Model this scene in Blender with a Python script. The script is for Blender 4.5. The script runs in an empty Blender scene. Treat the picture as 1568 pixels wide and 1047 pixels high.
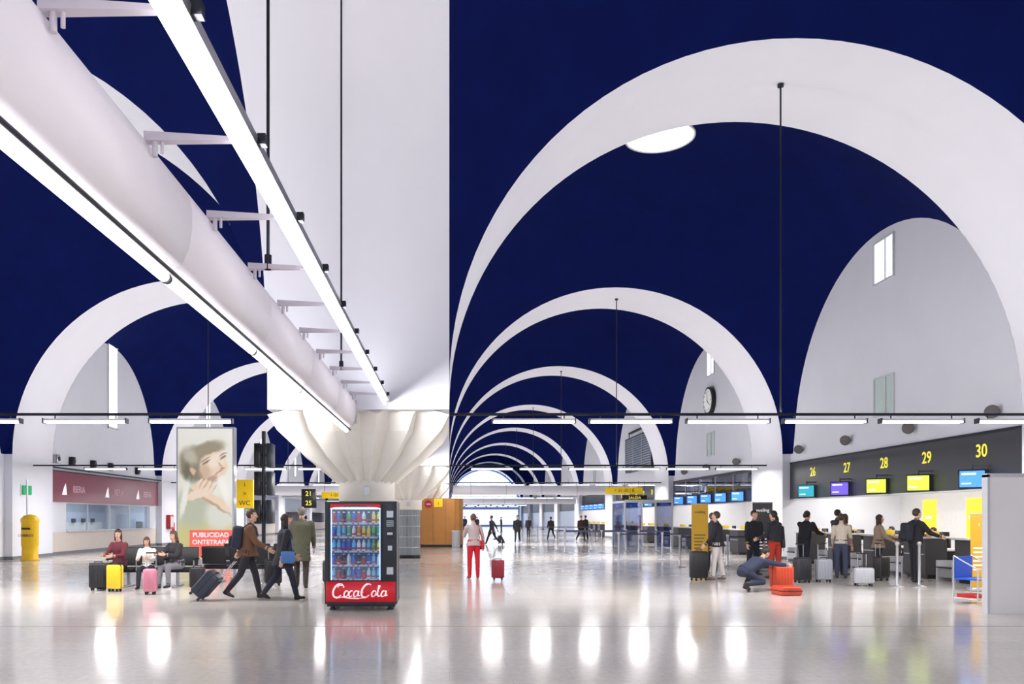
import bpy, bmesh, math, random
import numpy as np
from mathutils import Vector, Matrix
from mathutils.kdtree import KDTree
random.seed(7)
sc = bpy.context.scene
COL = sc.collection
try:
    sc.view_settings.view_transform = 'Standard'
except Exception:
    pass
CFG = dict(up=115, dn=430, side=400, beam_up=100, tube=6.0, world=1.6, alcove=270, lamp=4.0)

# ------------------------------------------------------------------ materials
def lin(c):
    r = []
    for v in c:
        v = v / 255.0
        r.append(v / 12.92 if v <= 0.04045 else ((v + 0.055) / 1.055) ** 2.4)
    return (r[0], r[1], r[2], 1.0)

MATS = {}
def M(name, rgb=(200, 200, 200), rough=0.6, metal=0.0, emit=0.0, var=0.06, nscale=8.0, bump=0.0, spec=0.5):
    if name in MATS:
        return MATS[name]
    m = bpy.data.materials.new(name)
    m.use_nodes = True
    nt = m.node_tree
    b = nt.nodes['Principled BSDF']
    c = lin(rgb)
    tc = nt.nodes.new('ShaderNodeTexCoord')
    nz = nt.nodes.new('ShaderNodeTexNoise')
    nz.inputs['Scale'].default_value = nscale
    nz.inputs['Detail'].default_value = 4
    nt.links.new(tc.outputs['Object'], nz.inputs['Vector'])
    mx = nt.nodes.new('ShaderNodeMix')
    mx.data_type = 'RGBA'
    mx.inputs[6].default_value = (c[0] * (1 - var), c[1] * (1 - var), c[2] * (1 - var), 1)
    mx.inputs[7].default_value = (min(1, c[0] * (1 + var)), min(1, c[1] * (1 + var)), min(1, c[2] * (1 + var)), 1)
    nt.links.new(nz.outputs['Fac'], mx.inputs[0])
    nt.links.new(mx.outputs[2], b.inputs['Base Color'])
    b.inputs['Roughness'].default_value = rough
    b.inputs['Metallic'].default_value = metal
    b.inputs['Specular IOR Level'].default_value = spec
    if emit > 0:
        b.inputs['Emission Color'].default_value = c
        b.inputs['Emission Strength'].default_value = emit
    if bump > 0:
        bp = nt.nodes.new('ShaderNodeBump')
        bp.inputs['Strength'].default_value = bump
        bp.inputs['Distance'].default_value = 0.02
        nt.links.new(nz.outputs['Fac'], bp.inputs['Height'])
        nt.links.new(bp.outputs['Normal'], b.inputs['Normal'])
    MATS[name] = m
    return m

def glass_mat(name, tint=(225, 235, 245), gl=0.12):
    if name in MATS:
        return MATS[name]
    m = bpy.data.materials.new(name)
    m.use_nodes = True
    nt = m.node_tree
    nt.nodes.clear()
    o = nt.nodes.new('ShaderNodeOutputMaterial')
    t = nt.nodes.new('ShaderNodeBsdfTransparent')
    t.inputs[0].default_value = lin(tint)
    g = nt.nodes.new('ShaderNodeBsdfGlossy')
    g.inputs['Roughness'].default_value = 0.03
    mx = nt.nodes.new('ShaderNodeMixShader')
    mx.inputs[0].default_value = gl
    nt.links.new(t.outputs[0], mx.inputs[1])
    nt.links.new(g.outputs[0], mx.inputs[2])
    nt.links.new(mx.outputs[0], o.inputs[0])
    MATS[name] = m
    return m

# ------------------------------------------------------------------ mesh builder
class MB:
    def __init__(s):
        s.v = []; s.f = []; s.mi = []; s.sm = []; s.mats = []
    def midx(s, m):
        if m not in s.mats:
            s.mats.append(m)
        return s.mats.index(m)
    def add(s, vs, fs, m, smooth=False, mtx=None):
        o = len(s.v)
        if mtx is not None:
            vs = [mtx @ Vector(v) for v in vs]
        s.v.extend([tuple(v) for v in vs])
        k = s.midx(m) if not isinstance(m, list) else None
        for i, f in enumerate(fs):
            s.f.append(tuple(a + o for a in f))
            s.mi.append(k if k is not None else s.midx(m[i]))
            s.sm.append(smooth)
    def box(s, a, b, m, mtx=None):
        x0, y0, z0 = a; x1, y1, z1 = b
        vs = [(x0,y0,z0),(x1,y0,z0),(x1,y1,z0),(x0,y1,z0),(x0,y0,z1),(x1,y0,z1),(x1,y1,z1),(x0,y1,z1)]
        fs = [(0,3,2,1),(4,5,6,7),(0,1,5,4),(1,2,6,5),(2,3,7,6),(3,0,4,7)]
        s.add(vs, fs, m, False, mtx)
    def rbox(s, a, b, m, r=0.02, seg=2, mtx=None, smooth=True):
        bm = bmesh.new()
        bmesh.ops.create_cube(bm, size=1)
        for v in bm.verts:
            v.co = Vector(((a[0]+b[0])/2 + v.co.x*(b[0]-a[0]), (a[1]+b[1])/2 + v.co.y*(b[1]-a[1]), (a[2]+b[2])/2 + v.co.z*(b[2]-a[2])))
        bmesh.ops.bevel(bm, geom=bm.edges[:], offset=r, segments=seg, affect='EDGES', profile=0.5)
        bm.verts.index_update()
        s.add([v.co.copy() for v in bm.verts], [tuple(v.index for v in f.verts) for f in bm.faces], m, smooth, mtx)
        bm.free()
    def cyl(s, p0, p1, r0, m, r1=None, n=12, smooth=True, caps=True, mtx=None):
        if r1 is None: r1 = r0
        p0 = Vector(p0); p1 = Vector(p1)
        d = (p1 - p0)
        if d.length < 1e-6: return
        d.normalize()
        u = d.orthogonal().normalized(); w = d.cross(u)
        vs = []
        for p, r in ((p0, r0), (p1, r1)):
            for i in range(n):
                t = 2*math.pi*i/n
                vs.append(p + u*math.cos(t)*r + w*math.sin(t)*r)
        fs = [(i, (i+1) % n, n+(i+1) % n, n+i) for i in range(n)]
        s.add(vs, fs, m, smooth, mtx)
        if caps:
            s.add(vs, [tuple(range(n-1, -1, -1)), tuple(range(n, 2*n))], m, False, mtx)
    def loft(s, rings, m, smooth=True, caps=True, mtx=None, closed=True):
        n = len(rings[0]); vs = [p for r in rings for p in r]; fs = []
        for j in range(len(rings)-1):
            for i in range(n if closed else n-1):
                a = j*n+i; b = j*n+(i+1) % n
                fs.append((a, b, b+n, a+n))
        if caps:
            fs.append(tuple(range(n-1, -1, -1)))
            fs.append(tuple(range((len(rings)-1)*n, len(rings)*n)))
        s.add(vs, fs, m, smooth, mtx)
    def sphere(s, c, r, m, nu=12, nv=8, mtx=None, smooth=True):
        if not isinstance(r, (tuple, list)): r = (r, r, r)
        rings = []
        for j in range(nv+1):
            ph = -math.pi/2 + math.pi*j/nv
            cr = max(math.cos(ph), 1e-3)
            rings.append([(c[0]+r[0]*cr*math.cos(2*math.pi*i/nu), c[1]+r[1]*cr*math.sin(2*math.pi*i/nu), c[2]+r[2]*math.sin(ph)) for i in range(nu)])
        s.loft(rings, m, smooth, True, mtx)
    def lathe(s, prof, c, m, n=12, mtx=None, smooth=True):
        rings = [[(c[0]+r*math.cos(2*math.pi*i/n), c[1]+r*math.sin(2*math.pi*i/n), c[2]+z) for i in range(n)] for r, z in prof]
        s.loft(rings, m, smooth, True, mtx)
    def text(s, txt, size, m, mtx, shear=0.0, depth=0.004, bold=0.0, align='CENTER'):
        cu = bpy.data.curves.new('t', 'FONT')
        cu.body = txt; cu.size = size; cu.extrude = depth; cu.shear = shear; cu.offset = bold
        cu.align_x = align; cu.align_y = 'CENTER'
        cu.resolution_u = 3
        ob = bpy.data.objects.new('t', cu); COL.objects.link(ob)
        dg = bpy.context.evaluated_depsgraph_get()
        me = bpy.data.meshes.new_from_object(ob.evaluated_get(dg))
        s.add([v.co.copy() for v in me.vertices], [tuple(p.vertices) for p in me.polygons], m, False, mtx)
        bpy.data.objects.remove(ob); bpy.data.meshes.remove(me); bpy.data.curves.remove(cu)
    def obj(s, name, parent=None):
        me = bpy.data.meshes.new(name)
        me.from_pydata(s.v, [], s.f)
        for m in s.mats: me.materials.append(m)
        me.polygons.foreach_set('material_index', s.mi)
        me.polygons.foreach_set('use_smooth', s.sm)
        me.update()
        ob = bpy.data.objects.new(name, me)
        COL.objects.link(ob)
        if parent: ob.parent = parent
        return ob

def T(x, y, z=0, rz=0, rx=0, ry=0, s=1):
    return Matrix.Translation((x, y, z)) @ Matrix.Rotation(math.radians(rz), 4, 'Z') @ Matrix.Rotation(math.radians(ry), 4, 'Y') @ Matrix.Rotation(math.radians(rx), 4, 'X') @ Matrix.Scale(s, 4)
def frame(o, x, y, z):
    m = Matrix((x, y, z)).transposed().to_4x4()
    m.translation = Vector(o)
    return m
def face_negX(o): return frame(o, Vector((0,-1,0)), Vector((0,0,1)), Vector((-1,0,0)))
def face_posX(o): return frame(o, Vector((0,1,0)), Vector((0,0,1)), Vector((1,0,0)))
def face_negY(o): return frame(o, Vector((1,0,0)), Vector((0,0,1)), Vector((0,-1,0)))

def area(name, loc, sx, sy, power, up=False, color=(1, 1, 1), parent=None, dirn=None):
    l = bpy.data.lights.new(name, 'AREA'); l.shape = 'RECTANGLE'; l.size = sx; l.size_y = sy
    l.energy = power; l.color = color
    o = bpy.data.objects.new(name, l); COL.objects.link(o)
    if parent: o.parent = parent
    o.location = loc
    if up: o.rotation_euler = (math.pi, 0, 0)
    if dirn == '+X': o.matrix_local = frame(loc, Vector((0, 0, 1)), Vector((0, 1, 0)), Vector((-1, 0, 0)))
    if dirn == '-X': o.matrix_local = frame(loc, Vector((0, 0, -1)), Vector((0, 1, 0)), Vector((1, 0, 0)))
    return o

# ------------------------------------------------------------------ shared materials
WHITE = M('white_plaster', (230, 230, 238), 0.85, var=0.03, nscale=1.2, bump=0.05)
WALLW = M('wall_plaster', (228, 230, 238), 0.85, var=0.04, nscale=1.0, bump=0.05)
BLUE = M('blue_vault_plaster', (8, 22, 82), 0.95, var=0.25, nscale=1.2, spec=0.1, bump=0.15)
CREAM = M('cream_capital', (242, 238, 230), 0.6, var=0.02)
STEELG = M('grey_fluted_metal', (140, 146, 150), 0.4, 0.6)
DARKM = M('dark_metal', (38, 40, 50), 0.4, 0.5)
BLACKP = M('black_plastic', (20, 20, 24), 0.4)
CHAR = M('charcoal_panel', (40, 44, 54), 0.45)
LAMP = M('lamp_tube', (250, 250, 255), emit=CFG['lamp'], var=0)
LAMPB = M('beam_lamp_tube', (252, 250, 255), emit=CFG['tube'], var=0)
SKYL = M('skylight_glow', (250, 252, 255), emit=3.0, var=0)
WING = M('window_glow', (235, 240, 250), emit=1.5, var=0)
ALU = M('brushed_aluminium', (190, 192, 198), 0.35, 0.8)
LGREY = M('light_grey_laminate', (200, 200, 205), 0.5)
YEL = M('yellow_sign', (250, 205, 20), 0.5, emit=0.25)
GLASS = glass_mat('clear_glass')
TGLASS = glass_mat('blue_tinted_glass', (150, 175, 215), 0.3)

# ------------------------------------------------------------------ architecture
SPR = 3.87
A0 = 14.4 - 15.6; SP = 15.6; TH = 3.05
B = (SP - TH) / 2
NARCH = 10     # arches 0..9
naves = [dict(c=6.1, a=6.1, l=-6.1, r=6.4), dict(c=-9.6, a=6.4, l=-6.7, r=6.4)]
arch_near = lambda i: A0 + SP*i

arc = MB(); vlt = MB(); sky = MB()
for nv in naves:
    c, a = nv['c'], nv['a']
    for i in range(NARCH):
        y0 = arch_near(i); y1 = y0 + TH
        N = 64
        rings = []
        for y in (y0, y1):
            rings.append([(c + a*math.cos(math.pi*k/N), y, SPR + a*math.sin(math.pi*k/N)) for k in range(N+1)])
        arc.loft(rings, WHITE, True, False, closed=False)
    S = math.sqrt(a*a + B*B)
    for i in range(-1, NARCH-1):
        yc = arch_near(i) + TH + B
        NU = 48
        xs = [-a*math.cos(math.pi*k/NU) for k in range(NU+1)]
        if nv['r'] > a: xs.append(nv['r'])
        if nv['l'] < -a: xs.insert(0, nv['l'])
        ys = [-B*math.cos(math.pi*k/NU) for k in range(NU+1)]
        rings = [[(c+x, yc+y, SPR + math.sqrt(max(0, S*S-x*x-y*y))) for x in xs] for y in ys]
        vlt.loft(rings, BLUE, True, False, closed=False)
        top = SPR + S - 0.062
        n = 40
        sky.add([(c+0.97*math.cos(2*math.pi*k/n), yc+0.97*math.sin(2*math.pi*k/n), top) for k in range(n)], [tuple(range(n))], SKYL)
        rr = [[(c+r*math.cos(2*math.pi*k/n), yc+r*math.sin(2*math.pi*k/n), top+dz) for k in range(n)] for r, dz in ((1.0, 0.02), (1.0, -0.03), (0.95, -0.03), (0.95, 0.02))]
        sky.loft(rr, WHITE, True, False)
# longitudinal arches between naves
N = 64
for i in range(-1, NARCH-1):
    yc = arch_near(i) + TH + B
    rings = [[(x, yc + B*math.cos(math.pi*k/N), SPR + B*math.sin(math.pi*k/N)) for k in range(N+1)] for x in (-3.2, 0.0)]
    arc.loft(rings, WHITE, True, False, closed=False)
arc.obj('ceiling_arches'); vlt.obj('ceiling'); sky.obj('skylight_windows')

# floor
fm = bpy.data.materials.new('polished_marble_floor'); fm.use_nodes = True
nt = fm.node_tree; b = nt.nodes['Principled BSDF']
tc = nt.nodes.new('ShaderNodeTexCoord')
nz = nt.nodes.new('ShaderNodeTexNoise'); nz.inputs['Scale'].default_value = 0.9; nz.inputs['Detail'].default_value = 6
nz2 = nt.nodes.new('ShaderNodeTexNoise'); nz2.inputs['Scale'].default_value = 14; nz2.inputs['Detail'].default_value = 5
br = nt.nodes.new('ShaderNodeTexBrick')
br.inputs['Scale'].default_value = 1.0; br.inputs['Mortar Size'].default_value = 0.0025
br.inputs['Brick Width'].default_value = 1.2; br.inputs['Row Height'].default_value = 0.6
br.inputs['Color1'].default_value = lin((218, 210, 202)); br.inputs['Color2'].default_value = lin((211, 205, 199))
br.inputs['Mortar'].default_value = lin((190, 184, 178))
nt.links.new(tc.outputs['Object'], nz.inputs['Vector']); nt.links.new(tc.outputs['Object'], nz2.inputs['Vector']); nt.links.new(tc.outputs['Object'], br.inputs['Vector'])
cr = nt.nodes.new('ShaderNodeValToRGB')
cr.color_ramp.elements[0].position = 0.3; cr.color_ramp.elements[0].color = (0.88, 0.87, 0.86, 1)
cr.color_ramp.elements[1].position = 0.7; cr.color_ramp.elements[1].color = (1, 1, 1, 1)
nt.links.new(nz2.outputs['Fac'], cr.inputs['Fac'])
mx = nt.nodes.new('ShaderNodeMix'); mx.data_type = 'RGBA'; mx.blend_type = 'MULTIPLY'; mx.inputs[0].default_value = 1
nt.links.new(br.outputs['Color'], mx.inputs[6]); nt.links.new(cr.outputs['Color'], mx.inputs[7])
nt.links.new(mx.outputs[2], b.inputs['Base Color'])
mr = nt.nodes.new('ShaderNodeMapRange'); mr.inputs[3].default_value = 0.07; mr.inputs[4].default_value = 0.19
nt.links.new(nz.outputs['Fac'], mr.inputs[0]); nt.links.new(mr.outputs[0], b.inputs['Roughness'])
b.inputs['Specular IOR Level'].default_value = 0.8
MATS['floor'] = fm
fl = MB(); YEND = arch_near(NARCH-1) + TH
fl.box((-20, -15, -0.2), (18, YEND+0.5, 0), fm)
JO = M('floor_joint_metal', (110, 108, 108), 0.5)
for i in range(-0, 4):
    yj = 11.67 + 15.6*i
    fl.box((-16, yj-0.014, 0), (12.4, yj+0.014, 0.002), JO)
fl.obj('floor')

# walls
RW = 12.5; LW = -16.3
def ybay(i):  # bay between arch i and i+1
    return arch_near(i)+TH, arch_near(i+1)
wr = MB()
ya, yb = -15, YEND
wr.box((RW, ya, 3.55), (RW+0.3, yb, 10.6), WALLW)
wr.box((RW+0.3, ya, 3.4), (17, yb, 3.6), WALLW)    # alcove ceiling
wr.box((16.6, ya, 0), (16.8, yb, 3.4), WALLW)    # alcove rear wall
for i in range(0, NARCH):
    wr.box((12.2, arch_near(i), 0), (16.6, arch_near(i)+TH, SPR), WALLW)
wr.box((12.5, -1, 0), (12.7, 14.4, 3.55), WALLW)
wr.obj('wall_right')
wl = MB()
wl.box((LW-0.3, ya, 3.5), (LW, yb, 10.8), WALLW)
for i in range(0, NARCH):
    wl.box((LW-0.5, arch_near(i), 0), (-16.0, arch_near(i)+TH, SPR), WALLW)
wl.box((LW-0.3, -1, 0), (LW, 30, 3.5), WALLW)
BEI = M('beige_base_wall', (222, 212, 202), 0.7)
for i in range(2, NARCH-1):
    y0, y1 = ybay(i)
    wl.box((LW-0.3, y0, 0), (LW, y1, 0.95), BEI)
    wl.box((LW-0.3, y0, 2.15), (LW, y1, 3.5), WALLW)
    wl.box((LW-0.3, y0, 0.95), (LW, y0+1.8, 2.15), WALLW)
    wl.box((LW-0.3, y1-1.0, 0.95), (LW, y1, 2.15), WALLW)
wl.box((-20, 30, 0), (-19.8, yb, 3.5), WALLW)
wl.box((-20, 30, 3.5), (LW-0.3, yb, 3.6), WALLW)
wl.box((-20, 29.8, 0), (LW-0.3, 30, 3.5), WALLW)
wl.obj('wall_left')
bs = MB(); BSM = M('baseboard_grey', (120, 122, 128), 0.5)
for i in range(1, NARCH):
    y0 = arch_near(i)
    bs.box((-16.0, y0-0.01, 0), (-15.98, y0+TH+0.01, 0.12), BSM)
    bs.box((-16.3, y0-0.02, 0), (-15.98, y0, 0.12), BSM)
    if i < NARCH-1:
        bs.box((LW, y0+TH, 0), (LW+0.02, y0+SP, 0.12), BSM)
bs.obj('baseboard_left')
bs = MB()
for i in range(1, NARCH):
    y0 = arch_near(i)
    bs.box((12.18, y0-0.02, 0), (12.2, y0+TH+0.02, 0.12), BSM)
    bs.box((12.18, y0-0.02, 0), (12.5, y0, 0.12), BSM)
bs.obj('baseboard_right')

we = MB()
we.box((-20, YEND, 0), (18, YEND+0.3, 13), M('end_wall', (150, 165, 200), 0.8))
we.obj('wall_end')
eg = MB()
for nv in naves:
    n = 32
    c, a = nv['c'], nv['a']*0.95
    vs = [(c+a*math.cos(math.pi*k/n), YEND-0.05, SPR+a*math.sin(math.pi*k/n)) for k in range(n+1)]
    eg.add(vs, [tuple(range(n+1))], M('end_window_glow', (215, 232, 255), emit=3.0, var=0))
    for k in range(-2, 3):
        x = c + k*2.4
        h = math.sqrt(max(0.1, a*a-(k*2.4)**2))
        eg.box((x-0.04, YEND-0.15, SPR), (x+0.04, YEND-0.05, SPR+h), ALU)
    eg.box((c-a, YEND-0.1, 0.3), (c+a, YEND-0.05, 2.9), M('end_lower_glow', (225, 236, 255), emit=1.3, var=0))
eg.obj('window_end')
wb = MB()  # unseen glazed front, left open above the sill to let daylight fill in
wb.box((-20, -15, 0), (18, -14.8, 1.0), WALLW)
for k in range(-10, 10):
    wb.box((k*1.8-0.05, -15, 1.0), (k*1.8+0.05, -14.8, 12), ALU)
wb.obj('wall_back')

# wall windows
wn = MB(); FR = M('window_frame', (205, 208, 212), 0.5); WD = M('window_dim_glass', (180, 195, 192), 0.15, emit=0.2)
for i in range(1, NARCH-1):
    yc = (ybay(i)[0]+ybay(i)[1])/2 - 0.2
    for zc, h, g in ((8.95, 1.15, WING), (5.05, 1.05, WD)):
        if i == 3 and zc < 6: continue
        z0, z1 = zc-h/2, zc+h/2; y0, y1 = yc-0.5, yc+0.5
        wn.box((RW-0.01, y0, z0), (RW+0.05, y1, z1), g)
        t = 0.05
        for q in ((y0-t, y0, z0-t, z1+t), (y1, y1+t, z0-t, z1+t), (y0, y1, z0-t, z0), (y0, y1, z1, z1+t), (yc-0.12, yc-0.08, z0, z1)):
            wn.box((RW-0.05, q[0], q[2]), (RW+0.02, q[1], q[3]), FR)
wn.obj('window_right')
wn = MB()
for i in range(2, NARCH-1):
    yc = (ybay(i)[0]+ybay(i)[1])/2 + 0.3
    wn.box((LW-0.02, yc-0.5, 5.9), (LW+0.02, yc+0.5, 9.9), M('strip_window_glow', (240, 245, 255), emit=1.8, var=0))
    for y in (yc-0.55, yc+0.5):
        wn.box((LW, y, 5.85), (LW+0.06, y+0.05, 9.95), FR)
    wn.box((LW, yc-0.55, 5.8), (LW+0.08, yc+0.55, 5.9), FR)
wn.obj('window_left')

# ------------------------------------------------------------------ columns with pleated capitals
def column(i):
    mb = MB()
    yn = arch_near(i); cy = yn + TH/2; cx = -1.6
    mb.box((-3.2, yn, 3.45), (0, yn+TH, SPR), WHITE)
    hx, hy = 1.6, TH/2
    NT = 20
    def sq(t):
        t = (t % 1)*4; k = int(t); u = t-k
        pts = [(-1, -1), (1, -1), (1, 1), (-1, 1), (-1, -1)]
        return (pts[k][0]*(1-u)+pts[k+1][0]*u, pts[k][1]*(1-u)+pts[k+1][1]*u)
    rings = []
    prof = [(3.5, 1.0), (3.1, 0.88), (2.66, 0.52), (2.2, 0.0)]
    for z, s in prof:
        ring = []
        for k in range(NT*2):
            t = (k+0.0)/(NT*2)
            x, y = sq(t)
            ridge = (k % 2 == 0)
            ang = math.radians(-135)+2*math.pi*t
            r = 0.57 if ridge else 0.44
            f = 1.0 if ridge else 0.82
            px = x*hx*f; py = y*hy*f
            qx = math.cos(ang)*r; qy = math.sin(ang)*r
            zz = z
            if s == 1.0: zz = 3.36 if ridge else 3.54
            ring.append((cx+px*s+qx*(1-s), cy+py*s+qy*(1-s), zz))
        rings.append(ring)
    mb.loft(rings, CREAM, False, True)
    mb.lathe([(0.54, 1.84), (0.54, 2.2), (0.56, 2.22), (0.52, 2.26)], (cx, cy, 0), CREAM, 32)
    mb.box((cx+0.0, cy-0.56, 1.98), (cx+0.1, cy-0.53, 2.12), ALU)
    n = 48; rr = []
    for z in (0.1, 1.84):
        rr.append([(cx+(0.47 if k % 2 else 0.44)*math.cos(2*math.pi*k/n), cy+(0.47 if k % 2 else 0.44)*math.sin(2*math.pi*k/n), z) for k in range(n)])
    mb.loft(rr, STEELG, False, True)
    for z in (0.4, 0.8, 1.2, 1.6):
        mb.lathe([(0.475, z), (0.48, z+0.015), (0.475, z+0.03)], (cx, cy, 0), ALU, 32)
    mb.lathe([(0.5, 0), (0.5, 0.1), (0.47, 0.12)], (cx, cy, 0), DARKM, 32)
    mb.obj('fluted_column')
for i in range(1, NARCH):
    column(i)

# ------------------------------------------------------------------ cross lighting rails
UPW, DNW = CFG['up'], CFG['dn']
for ni, nv in enumerate(naves):
    for i in range(0, NARCH):
        mb = MB(); yc = arch_near(i)+1.5
        c, a = nv['c'], nv['a']
        z = 3.55
        x0, x1 = c-a, c+a
        mb.cyl((x0, yc, z), (x1, yc, z), 0.028, DARKM, n=8)
        mb.cyl((c+0.33, yc, z), (c+0.33, yc, SPR+math.sqrt(a*a-0.33**2)-0.02), 0.018, DARKM, n=8)
        mb.cyl((c+0.33, yc, SPR+math.sqrt(a*a-0.33**2)-0.06), (c+0.33, yc, SPR+math.sqrt(a*a-0.33**2)-0.01), 0.06, DARKM, n=12)
        xs = [0.85+1.88*k for k in range(6)] if ni == 0 else [-5.8-2.05*k for k in range(5)]
        for xa in xs:
            xb = xa+1.58
            mb.box((xa, yc-0.07, z-0.13), (xb, yc+0.07, z-0.09), LGREY)
            mb.rbox((xa, yc-0.055, z-0.17), (xb, yc+0.055, z-0.13), LAMP, 0.012, 1)
            mb.box((xa-0.02, yc-0.075, z-0.18), (xa, yc+0.075, z-0.08), DARKM)
            mb.box((xb, yc-0.075, z-0.18), (xb+0.02, yc+0.075, z-0.08), DARKM)
            for q in (xa+0.2, xb-0.2):
                mb.cyl((q, yc, z), (q, yc, z-0.1), 0.012, DARKM, n=6)
        ob = mb.obj('suspended_light_rail')
        if i < 8:
            area('uplight', (c, yc, z+0.05), 10, 0.08, UPW, True, (1, 0.99, 1.0), ob)
            DC = (1, 0.98, 0.965)
            if 1 <= i <= 3:
                for xa in xs:
                    area('downlight', (xa+0.79, yc, z-0.175), 0.7, 0.1, DNW/len(xs), False, DC, ob)
            else:
                area('downlight', (c, yc, z-0.2), 10, 0.08, DNW*(1.3 if i == 0 else 1.0), False, DC, ob)

# ------------------------------------------------------------------ big longitudinal luminaire
def beam(i):
    y0, y1 = (arch_near(i-1)+TH-1.2, arch_near(i)-0.05)
    if i == 1: y0 = 0.6
    mb = MB()
    PL = M('luminaire_body', (238, 232, 238), 0.45, var=0.01)
    BR = M('luminaire_bracket', (200, 192, 202), 0.4)
    prof = [(-1.77, 3.12), (-1.70, 3.15), (-1.65, 3.25), (-1.63, 3.38), (-1.63, 3.5), (-1.655, 3.60), (-1.74, 3.64), (-1.86, 3.6), (-1.93, 3.48), (-1.94, 3.3), (-1.87, 3.16)]
    seg = 2.3
    yy = y0
    while yy < y1-0.01:
        ye = min(yy+seg, y1)
        mb.loft([[(x, y, z) for x, z in prof] for y in (yy+0.004, ye-0.004)], PL, True, True)
        mb.cyl((-1.80, yy+0.03, 3.07), (-1.80, ye-0.03, 3.07), 0.034, LAMPB, n=10)
        mb.cyl((-1.80, yy, 3.07), (-1.80, yy+0.03, 3.07), 0.036, DARKM, n=10)
        mb.cyl((-1.13, yy+0.02, 3.55), (-1.13, ye-0.02, 3.55), 0.030, LAMPB, n=10)
        yy = ye
    mb.cyl((-1.735, y0, 3.085), (-1.735, y1, 3.085), 0.014, DARKM, n=8)
    mb.loft([[(x, y, z) for x, z in ((-1.10, 3.56), (-1.045, 3.57), (-1.04, 3.62), (-1.07, 3.65), (-1.12, 3.62))] for y in (y0, y1)], ALU, False, True)
    ys = [3.33+1.15*k for k in range(-2, 10)]
    for q in ys:
        q = q + SP*(i-1)
        if q < y0 or q > y1: continue
        mb.loft([[(-1.66, q-0.032, 3.60), (-1.66, q+0.032, 3.60), (-1.66, q+0.032, 3.65), (-1.66, q-0.032, 3.65)],
                 [(-1.11, q-0.018, 3.60), (-1.11, q+0.018, 3.60), (-1.11, q+0.018, 3.62), (-1.11, q-0.018, 3.62)]], BR, False, True)
        mb.cyl((-1.61, q, 3.52), (-1.61, q, 3.64), 0.016, BR, n=8)
        mb.cyl((-1.57, q, 3.54), (-1.57, q, 3.62), 0.010, BR, n=8)
        mb.box((-1.045, q-0.025, 3.58), (-1.0, q+0.025, 3.64), DARKM)
    yc = (arch_near(i-1)+TH+arch_near(i))/2
    for q in (6.78+SP*(i-1), 11.38+SP*(i-1)):
        zt = SPR+math.sqrt(B*B-(q-yc)**2)
        mb.cyl((-1.5, q, 3.62), (-1.5, q, zt-0.01), 0.014, DARKM, n=8)
        mb.cyl((-1.5, q, 3.6), (-1.5, q, 3.72), 0.03, DARKM, n=8)
    mb.box((-1.82, y1, 3.2), (-1.62, y1+0.06, 3.6), LGREY)
    ob = mb.obj('linear_pendant_luminaire')
    if i < 7:
        L = y1-y0-0.6; ym = (y0+y1)/2
        if i < 5:
            area('beam_uplight', (-1.38, ym, 3.72), 0.1, L, CFG['beam_up'], True, (1, 0.98, 1), ob)
        area('side_fill_right', (-1.096, ym, 3.55), 0.04, L, CFG['side'], False, (1, 0.99, 1), ob, '+X')  # added fill lamp along the right tube, brightens the right wall
        area('side_fill_left', (-1.96, ym, 3.3), 0.05, L, CFG['side'], False, (1, 0.99, 1), ob, '-X')  # added fill lamp on the body's left face, no tube here, brightens left wall
for i in range(1, 9):
    beam(i)

# ------------------------------------------------------------------ white transverse ducts
for x0, x1, y in ((0.2, 10.2, 46.5), (-13, -4, 46.5), (0.2, 12, 77.8)):
    mb = MB(); z = 3.1
    mb.cyl((x0, y, z), (x1, y, z), 0.27, WHITE, n=20)
    for k in range(int((x1-x0)/2)):
        mb.cyl((x0+1+2*k, y, z), (x0+1+2*k+0.05, y, z), 0.285, LGREY, n=20)
        mb.cyl((x0+1+2*k, y, z+0.2), (x0+1+2*k, y, 3.56), 0.012, DARKM, n=6)
    mb.obj('air_duct')

# ------------------------------------------------------------------ check-in areas
YT = M('yellow_text', (235, 222, 70), 0.5, emit=0.7, var=0)
SCR = {'lime': M('screen_lime', (205, 238, 70), emit=1.1, var=0.1), 'blue': M('screen_blue', (70, 140, 245), emit=1.1, var=0.1),
       'purple': M('screen_purple', (110, 90, 230), emit=1.1, var=0.1), 'teal': M('screen_teal', (50, 160, 180), emit=1.0, var=0.1), 'white': M('screen_white', (235, 240, 250), emit=1.2, var=0)}
def monitor(mb, x, y, z, col, w=0.62, h=0.42, rz=-40):
    m = T(x, y, z, rz)
    mb.rbox((-w/2, 0, -h/2), (w/2, 0.07, h/2), BLACKP, 0.01, 1, m)
    mb.box((-w/2+0.03, -0.006, -h/2+0.03), (w/2-0.03, 0.0, h/2-0.03), SCR[col], m)
    mb.box((-w/2+0.07, -0.009, h/2-0.12), (w/2-0.2, -0.005, h/2-0.08), SCR['white'], m)
    mb.box((-w/2+0.07, -0.009, -h/2+0.1), (w/2-0.3, -0.005, -h/2+0.13), SCR['white'], m)
    mb.cyl((0, 0.05, h/2), (0, 0.05, h/2+0.12), 0.02, DARKM, n=8, mtx=m)
    mb.box((0, 0.03, h/2+0.06), (0.35, 0.07, h/2+0.1), DARKM, mtx=m)

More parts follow.
